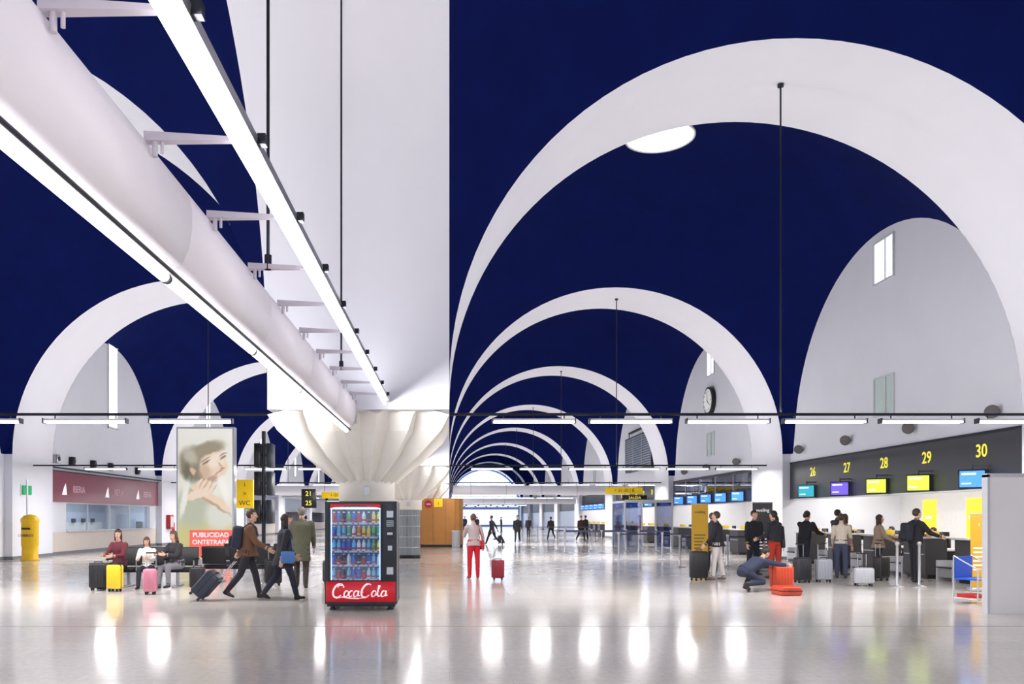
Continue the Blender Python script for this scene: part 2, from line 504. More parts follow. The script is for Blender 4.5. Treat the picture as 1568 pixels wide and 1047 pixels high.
def checkin_bay(i, nums=None, cols=None, detail=True):
    y0, y1 = ybay(i)
    mb = MB()
    mb.box((RW-0.02, y0, 2.22), (RW+0.12, y1, 3.55), CHAR)
    mb.box((RW-0.04, y0, 2.18), (RW+0.2, y1, 2.22), ALU)
    mb.box((RW-0.03, y0, 3.5), (RW, y1, 3.56), DARKM)
    off = y0-17.45
    ys = [28.1, 25.7, 23.5, 21.4, 19.2]
    for k, yy in enumerate(ys):
        yy += off
        if nums:
            mb.text(nums[k], 0.43, YT, face_negX((RW-0.03, yy, 3.1)), bold=0.004)
        monitor(mb, RW-0.28, yy-0.05, 2.45, cols[k], w=0.56, h=0.44)
    if i == 2:
        for k in range(5):
            a0 = y0+0.3+k*2.4
            mb.box((RW-0.12, a0, 2.75), (RW-0.09, a0+2.3, 3.4), TGLASS)
            mb.box((RW-0.13, a0-0.05, 2.7), (RW-0.02, a0, 3.45), ALU)
    mb.obj('checkin_sign_fascia')
    al = MB()
    for k in range(5):
        yy = ys[k]+off
        al.box((13.4, yy-0.8, 3.3), (13.6, yy+0.8, 3.38), LAMP)
        al.box((13.35, yy-0.85, 3.36), (13.65, yy+0.85, 3.40), LGREY)
    o = al.obj('alcove_ceiling_lamp')
    area('alcove_light', (14.3, (y0+y1)/2, 3.25), 0.3, y1-y0-1, CFG['alcove'], False, (1, 0.98, 0.95), o)
    rp = MB()
    rp.box((16.5, y0, 0), (16.59, y1, 2.6), M('alcove_lining', (222, 220, 218), 0.7))
    PY = M('poster_yellow_lit', (255, 212, 50), emit=0.7, var=0.05)
    for k in range(5):
        yy = ys[k]+off
        rp.box((16.44, yy-0.35, 0.9), (16.5, yy+0.35, 2.15), PY)
        rp.box((16.43, yy-0.2, 1.5), (16.44, yy+0.2, 1.6), WHITE)
        rp.box((16.42, yy-0.4, 0.85), (16.45, yy+0.4, 0.9), ALU)
    rp.obj('lit_wall_poster')
    DK = M('desk_front_dark', (60, 58, 62), 0.45); DT = M('desk_top', (225, 222, 218), 0.35)
    for k in range(5):
        yy = ys[k]+off
        d = MB()
        d.box((12.0, yy-0.75, 0.1), (12.55, yy+0.25, 1.02), DK)
        d.box((12.08, yy-0.7, 0.0), (12.5, yy+0.2, 0.1), BLACKP)
        d.rbox((11.93, yy-0.8, 1.02), (12.62, yy+0.3, 1.07), DT, 0.01, 1)
        d.box((11.99, yy-0.7, 0.6), (12.0, yy+0.2, 0.63), ALU)
        d.box((12.5, yy-0.75, 0.7), (13.2, yy+0.25, 0.74), DT)
        d.box((13.12, yy-0.75, 0.0), (13.18, yy+0.25, 0.7), DK)
        d.rbox((12.75, yy-0.45, 0.86), (12.8, yy-0.05, 1.18), BLACKP, 0.01, 1)
        d.cyl((12.78, yy-0.25, 0.74), (12.78, yy-0.25, 0.9), 0.02, BLACKP, n=8)
        d.rbox((12.2, yy-0.6, 1.07), (12.45, yy-0.4, 1.2), M('desk_card', (235, 200, 40), 0.5), 0.01, 1)
        d.box((12.0, yy+0.37, 0.1), (13.1, yy+0.93, 0.32), ALU)
        d.box((11.95, yy+0.38, 0.32), (13.1, yy+0.92, 0.35), BLACKP)
        d.box((12.0, yy+0.30, 0.0), (13.1, yy+0.36, 0.5), LGREY)
        d.box((12.0, yy+0.94, 0.0), (13.1, yy+1.0, 0.5), LGREY)
        d.obj('checkin_desk')
checkin_bay(1, ['26', '27', '28', '29', '30'], ['teal', 'purple', 'lime', 'lime', 'blue'])
checkin_bay(2, ['21', '22', '23', '24', '25'], ['blue']*5)
checkin_bay(3, ['16', '17', '18', '19', '20'], ['blue', 'teal', 'blue', 'teal', 'blue'])
checkin_bay(4, None, ['blue']*5)
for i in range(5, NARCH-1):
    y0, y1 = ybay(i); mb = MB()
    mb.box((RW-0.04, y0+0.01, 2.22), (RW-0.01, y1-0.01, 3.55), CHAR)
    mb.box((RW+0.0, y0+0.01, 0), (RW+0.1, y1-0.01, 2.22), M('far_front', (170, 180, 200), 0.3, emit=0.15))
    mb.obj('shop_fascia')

# departures board and clock
mb = MB()
mb.box((12.15, 49.3, 4.6), (12.45, 56.5, 6.9), CHAR)
for k in range(14):
    mb.box((12.12, 49.5, 4.75+k*0.15), (12.15, 56.3, 4.83+k*0.15), M('board_row', (120, 132, 150), 0.4, emit=0.2))
for k in range(4):
    mb.box((12.11, 49.3+k*2.35, 4.6), (12.15, 49.4+k*2.35, 6.9), ALU)
mb.cyl((12.3, 50, 6.9), (12.3, 50, 7.3), 0.03, DARKM); mb.cyl((12.3, 56, 6.9), (12.3, 56, 7.3), 0.03, DARKM)
mb.box((12.25, 49.9, 7.25), (12.49, 56.1, 7.32), DARKM)
mb.obj('departures_board')
mb = MB()
mb.cyl((12.49, 39, 7.1), (12.3, 39, 7.1), 0.66, BLACKP, n=40)
mb.cyl((12.3, 39, 7.1), (12.28, 39, 7.1), 0.56, M('clock_face', (245, 245, 245), 0.4, emit=0.2), n=40)
for k in range(12):
    t = k*math.pi/6
    m = face_negX((12.27, 39, 7.1)) @ Matrix.Rotation(t, 4, 'Z')
    mb.box((-0.02, 0.42, 0), (0.02, 0.52, 0.006), BLACKP, m)
mb.box((-0.02, -0.05, 0), (0.02, 0.3, 0.01), BLACKP, face_negX((12.27, 39, 7.1)) @ Matrix.Rotation(-2.2, 4, 'Z'))
mb.box((-0.015, -0.05, 0), (0.015, 0.42, 0.01), BLACKP, face_negX((12.27, 39, 7.1)) @ Matrix.Rotation(0.1, 4, 'Z'))
mb.obj('wall_clock')
for px_y, z in ((18.6, 3.95), (22.0, 3.95), (25.5, 3.95), (28.9, 3.95), (35.2, 3.95), (39.3, 3.95), (43, 3.95)):
    mb = MB()
    mb.cyl((RW, px_y, z), (RW-0.12, px_y, z), 0.04, ALU, n=16)
    mb.lathe([(0.12, 0.06), (0.15, 0.06), (0.155, -0.06), (0.12, -0.06), (0.10, 0.04)], (0, 0, 0), M('spot_ring', (110, 104, 104), 0.4), 24, T(RW-0.18, px_y, z, -30, 90, 0))
    mb.lathe([(0.11, 0.02), (0.11, 0.0)], (0, 0, 0), LGREY, 24, T(RW-0.18, px_y, z, -30, 90, 0))
    mb.obj('wall_spotlight')
# near partition panel right
pn = MB(); PM = M('partition_panel', (238, 235, 234), 0.6, var=0.04, nscale=2)
pn.box((8.68, 13.2, 0.0), (11.4, 13.3, 2.24), PM)
pn.box((8.66, 13.18, 2.2), (11.42, 13.32, 2.26), LGREY)
pn.box((8.66, 13.18, 0.0), (8.70, 13.32, 2.24), LGREY)
pn.obj('partition_panel')

# ------------------------------------------------------------------ left shopfront
mb = MB(); MAR = M('maroon_fascia', (122, 40, 64), 0.35, emit=0.08)
y0, y1 = ybay(2)
mb.box((LW, y0+0.1, 2.2), (LW+0.12, y1-0.1, 3.45), MAR)
mb.box((LW, y0+0.1, 3.45), (LW+0.16, y1-0.1, 3.5), DARKM)
WT = M('white_sign_text', (240, 235, 240), emit=0.5, var=0)
MT = M('muted_sign_text', (205, 170, 185), emit=0.2, var=0)
for yy in (34.3, 38.6, 42.4):
    mb.text('IBERIA', 0.42, MT, face_posX((LW+0.125, yy+1.5, 2.75)))
    mb.add([(LW+0.13, yy-0.1, 2.5), (LW+0.13, yy+0.35, 2.5), (LW+0.13, yy+0.25, 3.0), (LW+0.13, yy+0.1, 2.85)], [(0, 1, 2, 3)], WT)
mb.obj('shop_sign_fascia')
mb = MB()
for i in (2, 3, 4):
    y0, y1 = ybay(i)
    a = y0+1.8; e = y1-1.0
    mb.box((LW-0.2, a, 0.95), (LW-0.17, e, 2.15), GLASS)
    n = 4
    for k in range(n+1):
        q = a+(e-a)*k/n
        mb.box((LW-0.22, q-0.02, 0.95), (LW-0.14, q+0.02, 2.15), FR)
    mb.box((LW-0.3, a, 0.92), (LW+0.12, e, 0.98), LGREY)
    mb.box((LW-3.0, a, 0.0), (LW-2.6, e, 1.3), M('ticket_backcounter', (210, 204, 196), 0.6))
    for k in range(8):
        q = a+0.6+k*1.1
        mb.box((LW-2.6, q, 1.3), (LW-2.5, q+0.3, 1.5), BLACKP)
    mb.box((LW-1.8, a, 2.5), (LW-1.6, e, 2.55), LAMP)
ob = mb.obj('ticket_office_window')
for i in (2, 3):
    y0, y1 = ybay(i)
    area('ticket_light', (LW-1.7, (y0+y1)/2, 2.45), 0.2, 9, 150, False, (1, 0.97, 0.92), ob)
for i in (3, 4, 5):
    y0, y1 = ybay(i); mb = MB()
    mb.box((LW, y0+0.1, 2.2), (LW+0.12, y1-0.1, 3.45), M('grey_fascia', (120, 125, 140), 0.4))
    mb.obj('shop_sign_fascia')
for yy in (33.8, 35.2, 37.3, 39.2, 42.6):
    mb = MB()
    mb.rbox((LW, yy-0.13, 3.78), (LW+0.2, yy+0.13, 4.15), DARKM if yy > 34 else ALU, 0.03, 2)
    mb.cyl((LW+0.2, yy, 3.97), (LW+0.22, yy, 3.97), 0.1, BLACKP)
    mb.obj('wall_speaker')
mb = MB(); mb.cyl((LW+0.25, 33, 3.6), (LW+0.25, 45.6, 3.6), 0.03, DARKM, n=8)
for yy in (33.3, 37, 41, 45.2): mb.cyl((LW, yy, 3.6), (LW+0.25, yy, 3.6), 0.015, DARKM, n=6)
mb.obj('wall_rail')
mb = MB(); YP = M('yellow_post_paint', (238, 190, 10), 0.45)
c = (-15.1, 29.5, 0)
mb.lathe([(0.32, 0), (0.32, 0.06), (0.27, 0.1), (0.27, 0.5), (0.29, 0.55), (0.29, 1.35), (0.31, 1.4), (0.31, 1.5), (0.2, 1.62), (0.05, 1.66)], c, YP, 24)
mb.box((c[0]-0.15, c[1]-0.31, 1.12), (c[0]+0.15, c[1]-0.27, 1.18), BLACKP)
mb.text('CORREOS', 0.12, M('navy_text', (20, 30, 90)), face_negY((c[0], c[1]-0.30, 0.9)))
mb.cyl((c[0]-0.1, c[1], 1.6), (c[0]-0.1, c[1], 2.9), 0.03, ALU, n=8)
mb.obj('mail_pillar')
mb = MB(); mb.box((-15.97, 30.6, 2.4), (-15.9, 31.2, 2.75), M('green_sign', (30, 150, 90), emit=0.4)); mb.box((-15.995, 30.55, 2.35), (-15.97, 31.25, 2.8), WHITE); mb.obj('exit_sign')
RED = M('fire_red', (190, 25, 30), 0.45)
for x, y in ((-15.97, 46.6), (12.17, 46.4), (12.17, 31.2)):
    mb = MB(); s = 1 if x < 0 else -1
    mb.box((min(x, x+0.2*s), y-0.3, 0.9), (max(x, x+0.2*s), y+0.3, 1.7), RED)
    mb.box((min(x+0.2*s, x+0.21*s), y-0.24, 1.0), (max(x+0.2*s, x+0.21*s), y+0.24, 1.6), LGREY)
    mb.cyl((x+0.12*s, y+0.45, 0.75), (x+0.12*s, y+0.45, 1.25), 0.08, RED)
    mb.cyl((x+0.12*s, y+0.45, 1.25), (x+0.12*s, y+0.45, 1.36), 0.03, BLACKP)
    mb.box((min(x, x+0.1*s), y+0.4, 1.0), (max(x, x+0.1*s), y+0.5, 1.05), BLACKP)
    mb.obj('fire_hose_cabinet')

# ------------------------------------------------------------------ advertising lightbox: printed poster with soft-edged procedural picture
def poster_material(x0, w):
    m = bpy.data.materials.new('advert_print'); m.use_nodes = True
    nt = m.node_tree; b = nt.nodes['Principled BSDF']
    tc = nt.nodes.new('ShaderNodeTexCoord')
    nz = nt.nodes.new('ShaderNodeTexNoise'); nz.inputs['Scale'].default_value = 3.0; nz.inputs['Detail'].default_value = 5
    nt.links.new(tc.outputs['Object'], nz.inputs['Vector'])
    sub = nt.nodes.new('ShaderNodeVectorMath'); sub.operation = 'SUBTRACT'; sub.inputs[1].default_value = (0.5, 0.5, 0.5)
    nt.links.new(nz.outputs['Color'], sub.inputs[0])
    sca = nt.nodes.new('ShaderNodeVectorMath'); sca.operation = 'SCALE'; sca.inputs['Scale'].default_value = 0.22
    nt.links.new(sub.outputs[0], sca.inputs[0])
    ad = nt.nodes.new('ShaderNodeVectorMath'); ad.operation = 'ADD'
    nt.links.new(tc.outputs['Object'], ad.inputs[0]); nt.links.new(sca.outputs[0], ad.inputs[1])
    prev = None; base = lin((222, 222, 210))
    def blob(fx, cz, rx, rz, rot, rgb, soft=0.25, op=1.0):
        nonlocal prev
        mp = nt.nodes.new('ShaderNodeMapping'); mp.vector_type = 'TEXTURE'
        mp.inputs['Location'].default_value = (x0+fx*w, 0, cz)
        mp.inputs['Rotation'].default_value = (0, -rot, 0)
        mp.inputs['Scale'].default_value = (rx, 1000, rz)
        nt.links.new(ad.outputs[0], mp.inputs['Vector'])
        ln = nt.nodes.new('ShaderNodeVectorMath'); ln.operation = 'LENGTH'
        nt.links.new(mp.outputs[0], ln.inputs[0])
        r = nt.nodes.new('ShaderNodeMapRange'); r.interpolation_type = 'SMOOTHSTEP'
        r.inputs[1].default_value = 1+soft; r.inputs[2].default_value = 1-soft
        r.inputs[3].default_value = 0; r.inputs[4].default_value = op
        nt.links.new(ln.outputs['Value'], r.inputs[0])
        mx = nt.nodes.new('ShaderNodeMix'); mx.data_type = 'RGBA'
        nt.links.new(r.outputs[0], mx.inputs[0])
        if prev is None: mx.inputs[6].default_value = base
        else: nt.links.new(prev, mx.inputs[6])
        mx.inputs[7].default_value = lin(rgb)
        prev = mx.outputs[2]
    blob(0.5, 1.1, 1.3, 0.9, 0.3, (196, 190, 130), 0.4)
    blob(0.3, 1.9, 0.7, 0.7, 0.5, (176, 182, 160), 0.4)
    blob(0.8, 1.7, 0.5, 0.6, -0.3, (206, 208, 196), 0.4)
    blob(0.30, 3.35, 0.55, 0.62, 0.3, (132, 126, 106), 0.25)
    blob(0.50, 3.80, 0.70, 0.30, 0.35, (150, 142, 120), 0.3)
    blob(0.22, 3.65, 0.20, 0.30, 0.5, (196, 190, 172), 0.6, 0.7)
    blob(0.18, 3.1, 0.16, 0.28, 0.1, (104, 98, 82), 0.5, 0.8)
    blob(0.66, 3.30, 0.50, 0.46, 0.5, (224, 202, 178), 0.12)
    blob(0.72, 3.52, 0.34, 0.20, 0.5, (236, 222, 204), 0.6, 0.8)
    blob(0.50, 3.10, 0.20, 0.30, 0.4, (190, 160, 134), 0.6, 0.7)
    blob(0.27, 3.12, 0.09, 0.15, 0.2, (206, 176, 150), 0.3)
    blob(0.52, 3.42, 0.14, 0.045, 0.5, (112, 90, 74), 0.6, 0.85)
    blob(0.84, 3.60, 0.11, 0.04, 0.5, (118, 96, 80), 0.6, 0.85)
    blob(0.50, 3.53, 0.17, 0.03, 0.55, (124, 104, 86), 0.6, 0.7)
    blob(0.84, 3.70, 0.13, 0.028, 0.45, (124, 104, 86), 0.6, 0.7)
    blob(0.77, 3.36, 0.05, 0.15, 0.45, (188, 152, 126), 0.6, 0.7)
    blob(0.82, 3.22, 0.09, 0.04, 0.5, (166, 126, 104), 0.6, 0.8)
    blob(0.76, 3.08, 0.15, 0.035, 0.5, (174, 112, 100), 0.5, 0.9)
    blob(0.62, 2.84, 0.34, 0.10, 0.4, (168, 136, 110), 0.6, 0.8)
    blob(0.45, 2.62, 0.34, 0.20, 0.2, (216, 192, 166), 0.25)
    blob(0.62, 2.20, 0.80, 0.17, -0.55, (222, 200, 176), 0.18)
    blob(0.64, 2.03, 0.74, 0.05, -0.55, (158, 132, 104), 0.6, 0.7)
    blob(0.40, 2.36, 0.45, 0.14, 0.35, (226, 206, 184), 0.2)
    for k in range(4):
        blob(0.40+0.08*k, 2.74-0.05*k, 0.045, 0.20, -0.5, (226, 204, 182), 0.3)
        blob(0.44+0.08*k, 2.72-0.05*k, 0.012, 0.18, -0.5, (160, 130, 106), 0.6, 0.8)
    blob(0.85, 2.50, 0.12, 0.5, 0.3, (236, 234, 226), 0.5, 0.8)
    blob(0.12, 2.2, 0.1, 0.6, -0.2, (238, 236, 226), 0.5, 0.8)
    nt.links.new(prev, b.inputs['Base Color']); nt.links.new(prev, b.inputs['Emission Color'])
    b.inputs['Emission Strength'].default_value = 0.45; b.inputs['Roughness'].default_value = 0.4
    return m
mb = MB()
x0, x1, y, z0, z1 = -9.27, -7.42, 28.0, 0.12, 4.58
w = x1-x0
mb.box((x0-0.06, y, 0), (x1+0.06, y+0.35, z1+0.06), ALU)
mb.box((x0, y-0.02, z0), (x1, y, z1), poster_material(x0, w))
mb.box((x0+0.22*w, y-0.035, 0.2), (x1-0.0, y-0.025, 1.12), M('poster_red', (236, 104, 88), emit=0.5))
mb.text('PUBLICIDAD', 0.22, WT, face_negY((x0+0.61*w, y-0.04, 0.95)), bold=0.004)
mb.text('ONTETRAPA', 0.22, WT, face_negY((x0+0.61*w, y-0.04, 0.7)), bold=0.004)
mb.obj('advertising_lightbox')

# monitor totem
mb = MB(); y = 29.0
xt = -6.57
mb.cyl((xt, y, 0), (xt, y, 4.6), 0.07, DARKM, n=12)
mb.cyl((xt, y, 0), (xt, y, 0.03), 0.35, DARKM, n=24)
for z in (1.75, 2.75, 3.75):
    mb.rbox((xt-0.32, y-0.12, z-0.42), (xt-0.1, y+0.5, z+0.42), BLACKP, 0.02, 1)
    mb.rbox((xt+0.1, y-0.12, z-0.42), (xt+0.3, y+0.5, z+0.42), CHAR, 0.02, 1)
    mb.box((xt-0.1, y-0.05, z-0.05), (xt+0.1, y+0.05, z+0.05), DARKM)
mb.obj('flight_monitor_totem')
def sign(name, x, y, w, z0, z1, txt, dark=False, post=True, rows=1):
    mb = MB()
    mb.rbox((x-w/2, y-0.08, z0), (x+w/2, y+0.08, z1), BLACKP if dark else YEL, 0.01, 1)
    fg = YT if dark else BLACKP
    for r in range(rows):
        zc = z1-(z1-z0)*(r+0.5)/rows
        mb.text(txt if rows == 1 else txt.split('|')[r], (z1-z0)/rows*0.7, fg, face_negY((x, y-0.085, zc)))
    if post:
        mb.cyl((x, y, 0), (x, y, z0), 0.04, ALU, n=10)
        mb.cyl((x, y, 0), (x, y, 0.02), 0.25, ALU, n=20)
    else:
        for q in (-w*0.4, w*0.4):
            mb.cyl((x+q, y, z1), (x+q, y, 3.55), 0.012, DARKM, n=6)
    mb.obj(name)
sign('information_sign', -7.6, 30.5, 0.62, 1.9, 2.95, 'i|>|WC', rows=3)
sign('gate_number_sign', -4.45, 26.0, 0.46, 1.85, 2.45, '21|25', dark=True, rows=2)
sign('gate_direction_sign', 9.6, 45.0, 2.0, 2.85, 3.2, '< 21-30 | B', post=False)
sign('gate_direction_sign', -6.2, 45.0, 1.6, 2.6, 2.95, '1-20 >', post=False)
sign('exit_direction_sign', 10.4, 46.0, 1.4, 2.5, 2.8, 'SALIDA', dark=True, post=False)

# orange kiosk
mb = MB(); OR = M('orange_wood_veneer', (206, 140, 66), 0.4, var=0.12, nscale=3)
pts = [(-1.55, 45.0), (-1.55, 43.45), (-1.25, 43.1), (0.3, 43.1), (0.52, 43.16), (0.68, 43.35), (0.74, 43.6), (0.74, 45.0)]
mb.loft([[(x, y, z) for x, y in pts] for z in (0.12, 2.55)], OR, False, True)
mb.loft([[(x*0.98, y+0.02, z) for x, y in pts] for z in (0.0, 0.12)], BLACKP, False, True)
for x in (-0.85, -0.2, 0.3): mb.box((x-0.006, 43.09, 0.12), (x+0.006, 43.1, 2.55), M('kiosk_seam', (130, 80, 30)))
mb.box((-0.8, 43.0, 2.1), (-0.35, 43.09, 2.52), YEL)
mb.text('i', 0.3, BLACKP, face_negY((-0.57, 42.99, 2.31)))
mb.cyl((-1.1, 43.1, 2.25), (-1.1, 43.05, 2.25), 0.2, RED, n=24)
mb.box((-1.22, 43.04, 2.22), (-0.98, 43.05, 2.28), WHITE)
mb.obj('orange_kiosk')
mb = MB(); mb.lathe([(0.2, 0), (0.22, 0.05), (0.22, 0.8), (0.24, 0.85), (0.18, 0.88), (0.15, 0.84)], (0.35, 42.6, 0), LGREY, 20)
mb.obj('litter_bin')

# ------------------------------------------------------------------ vending machine
mb = MB()
x0, x1, yf, yb_ = -2.08, -0.88, 13.7, 14.5
BK = M('vending_black', (30, 32, 38), 0.3); VR = M('vending_red', (206, 18, 38), 0.35, emit=0.2)
wx0, wx1, wz0, wz1 = x0+0.09, x0+0.93, 0.5, 1.74
mb.rbox((x0, yf+0.45, 0.1), (x1, yb_, 1.82), BK, 0.02, 1)
mb.box((x0, yf, 0.1), (wx0, yf+0.46, 1.82), BK)
mb.box((wx1, yf, 0.1), (x1, yf+0.46, 1.82), BK)
mb.box((wx0, yf, 1.74), (wx1, yf+0.46, 1.82), BK)
mb.box((wx0, yf, 0.1), (wx1, yf+0.46, 0.5), BK)
INN = M('vending_interior', (70, 95, 125), emit=0.3, var=0.1)  # glow put into the back panel colour to show the interior lit
mb.box((wx0, yf+0.42, wz0), (wx1, yf+0.45, wz1), INN)
mb.box((wx0, yf+0.04, wz1-0.05), (wx1, yf+0.1, wz1-0.02), M('vending_lamp', (220, 240, 255), emit=4, var=0))
for xx in (wx0+0.005, wx1-0.02):
    mb.box((xx, yf+0.03, wz0), (xx+0.015, yf+0.05, wz1-0.05), M('vending_side_lamp', (200, 225, 255), emit=1.8, var=0))
bc = [M('bottle_%d' % k, c, 0.25, emit=0.15) for k, c in enumerate([(200, 50, 60), (60, 110, 210), (90, 190, 120), (245, 230, 90), (110, 205, 240), (235, 240, 245), (50, 45, 60), (235, 140, 60)])]
CAP = M('bottle_cap', (235, 235, 240), 0.4)
rows = [[0, 1, 6, 2, 1, 0, 5, 6, 3, 3], [1, 4, 4, 2, 5, 7, 3, 3, 2, 2], [4, 4, 1, 1, 4, 5, 5, 4, 2, 3], [1, 0, 6, 5, 1, 6, 0, 1, 4, 5], [4, 0, 6, 4, 1, 1, 0, 5, 4, 4]]
rh = (wz1-wz0-0.06)/5
SHM = M('vending_shelf', (205, 212, 225), 0.4, 0.3, emit=0.12)  # shelves are no lamps; slight glow paints the cabinet light on them
for r in range(5):
    zb = wz1-0.06-rh*(r+1)
    mb.box((wx0, yf+0.05, zb), (wx1, yf+0.42, zb+0.012), SHM)
    mb.box((wx0, yf+0.045, zb-0.008), (wx1, yf+0.05, zb+0.022), SHM)
    for k in range(10):
        xx = wx0+0.042+k*(wx1-wx0-0.084)/9
        mb.box((xx-0.016, yf+0.04, zb-0.004), (xx+0.016, yf+0.046, zb+0.018), VR if (k+r) % 3 else WHITE)
        for q in (0, 1):
            m = bc[rows[r][k]]
            h = 0.19 if rows[r][k] != 0 or r < 2 else 0.14
            mb.lathe([(0.025, 0), (0.029, 0.01), (0.029, h*0.3), (0.026, h*0.4), (0.029, h*0.55), (0.027, h*0.68), (0.011, h*0.88), (0.011, h*0.92)], (xx, yf+0.09+q*0.1, zb+0.013), m, 10)
            mb.lathe([(0.013, h*0.9), (0.013, h)], (xx, yf+0.09+q*0.1, zb+0.013), CAP, 8)
            mb.lathe([(0.0305, h*0.2), (0.0305, h*0.33)], (xx, yf+0.09+q*0.1, zb+0.013), CAP if (k*r) % 2 else VR, 10)
mb.box((wx0, yf+0.008, wz0), (wx1, yf+0.014, wz1), glass_mat('vending_glass', (238, 243, 250), 0.06))
for q in ((wx0-0.03, wx0, wz0-0.03, wz1+0.03), (wx1, wx1+0.02, wz0-0.03, wz1+0.03)):
    mb.box((q[0], yf-0.02, q[2]), (q[1], yf, q[3]), DARKM)
n = 16
mb.add([(wx0+(wx1-wx0)*k/n, yf-0.012, wz1+0.035) for k in range(n+1)] + [(wx0+(wx1-wx0)*k/n, yf-0.012, wz1+0.012-0.05*(2*k/n-1)**2) for k in range(n, -1, -1)], [tuple(range(2*n+2))], VR)
mb.rbox((x0+0.02, yf-0.03, 0.14), (x1-0.02, yf+0.01, 0.48), VR, 0.012, 1)
def stroke(pts, r0=0.010):
    for k, (a, b2) in enumerate(zip(pts, pts[1:])):
        sl = (b2[1]-a[1]); th = r0*(1.25 if sl < 0 else 0.7)
        mb.cyl((a[0], yf-0.036, a[1]), (b2[0], yf-0.036, b2[1]), th, WT, n=6)
def arcp(cx, cz, rx, rz, a0, a1, n=12, sh=0.3):
    P_ = []
    for k in range(n+1):
        t = math.radians(a0+(a1-a0)*k/n); z = rz*math.sin(t)
        P_.append((cx+rx*math.cos(t)+z*sh, cz+z))
    return P_
bx, bz = x0+0.17, 0.30
stroke(arcp(bx+0.06, bz+0.03, 0.085, 0.115, 55, 320), 0.013)
stroke(arcp(bx+0.10, bz+0.09, 0.05, 0.03, 200, -20, 8), 0.008)
stroke(arcp(bx+0.19, bz-0.02, 0.034, 0.05, 0, 360))
stroke(arcp(bx+0.27, bz-0.02, 0.034, 0.05, 50, 320))
stroke(arcp(bx+0.35, bz-0.02, 0.034, 0.05, 0, 360)); stroke([(bx+0.40, bz+0.03), (bx+0.385, bz-0.06), (bx+0.42, bz-0.05)])
stroke([(bx+0.43, bz-0.005), (bx+0.475, bz+0.005)], 0.012)
stroke(arcp(bx+0.53, bz+0.03, 0.08, 0.115, 55, 320), 0.013)
stroke(arcp(bx+0.65, bz-0.02, 0.034, 0.05, 0, 360))
stroke([(bx+0.69, bz-0.05), (bx+0.76, bz+0.11), (bx+0.735, bz+0.12), (bx+0.71, bz-0.03), (bx+0.73, bz-0.07), (bx+0.76, bz-0.05)])
stroke(arcp(bx+0.81, bz-0.02, 0.034, 0.05, 0, 360)); stroke([(bx+0.86, bz+0.03), (bx+0.845, bz-0.06), (bx+0.88, bz-0.04)])
stroke([(bx+0.02, bz-0.10), (bx+0.12, bz-0.075), (bx+0.25, bz-0.095), (bx+0.4, bz-0.10), (bx+0.52, bz-0.08)], 0.008)
cx = (wx1+x1)/2+0.02
mb.rbox((wx1+0.03, yf-0.02, 0.5), (x1-0.01, yf, 1.8), CHAR, 0.01, 1)
mb.box((cx-0.05, yf-0.03, 1.55), (cx+0.06, yf-0.02, 1.66), M('keypad', (170, 175, 185), emit=0.4))
mb.box((cx-0.05, yf-0.03, 1.40), (cx+0.06, yf-0.02, 1.5), MATS['keypad'])
for a in range(3):
    for b2 in range(3):
        mb.box((cx-0.04+a*0.033, yf-0.036, 1.41+b2*0.03), (cx-0.015+a*0.033, yf-0.03, 1.43+b2*0.03), BLACKP)
mb.box((cx-0.05, yf-0.03, 1.2), (cx+0.06, yf-0.02, 1.34), BLACKP)
mb.box((cx-0.04, yf-0.035, 1.26), (cx+0.05, yf-0.03, 1.3), ALU)
mb.box((cx-0.03, yf-0.03, 1.0), (cx+0.04, yf-0.02, 1.08), ALU)
mb.box((cx-0.05, yf-0.035, 0.6), (cx+0.06, yf-0.02, 0.72), ALU)
for xx in (x0+0.12, x1-0.12):
    for yy in (yf+0.1, yb_-0.1):
        mb.cyl((xx, yy, 0), (xx, yy, 0.1), 0.035, DARKM, n=10)
        mb.cyl((xx, yy, 0), (xx, yy, 0.02), 0.055, DARKM, n=10)
mb.box((x0+0.03, yf+0.03, 0.06), (x1-0.03, yb_-0.03, 0.1), DARKM)
mb.obj('drinks_vending_machine')

# ------------------------------------------------------------------ banners, stanchions, bins, glass booth
def banner(x, y, w, h, m, txt, rz=0, tm=None):
    mb = MB(); t = T(x, y, 0, rz)
    mb.rbox((-w/2-0.03, -0.12, 0), (w/2+0.03, 0.12, 0.08), ALU, 0.02, 1, t)
    mb.box((-w/2, -0.01, 0.08), (w/2, 0.005, h), m, t)
    mb.cyl((-w/2-0.01, 0, h), (w/2+0.01, 0, h), 0.018, ALU, n=8, mtx=t)
    mb.cyl((0, 0.04, 0.05), (0, 0.04, h), 0.012, ALU, n=8, mtx=t)
    tm = tm or WT
    mb.text(txt, w*0.24, tm, t @ face_negY((0, -0.013, h-0.22)))
    for k in range(6):
        mb.box((-w*0.35, -0.012, h*0.55-k*0.09), (w*(0.35-0.08*(k % 3)), -0.01, h*0.55-k*0.09+0.03), tm, t)
    mb.obj('roll_up_banner')
banner(6.85, 22.4, 0.45, 1.92, M('banner_yellow', (200, 156, 36), 0.6), 'vueling', 0, M('banner_text_dark', (90, 80, 60)))
banner(9.1, 23.8, 0.58, 1.98, M('banner_grey', (76, 74, 78), 0.6), 'vueling', 0)
banner(11.15, 17.25, 0.35, 1.62, MATS['banner_yellow'], 'i', 0)

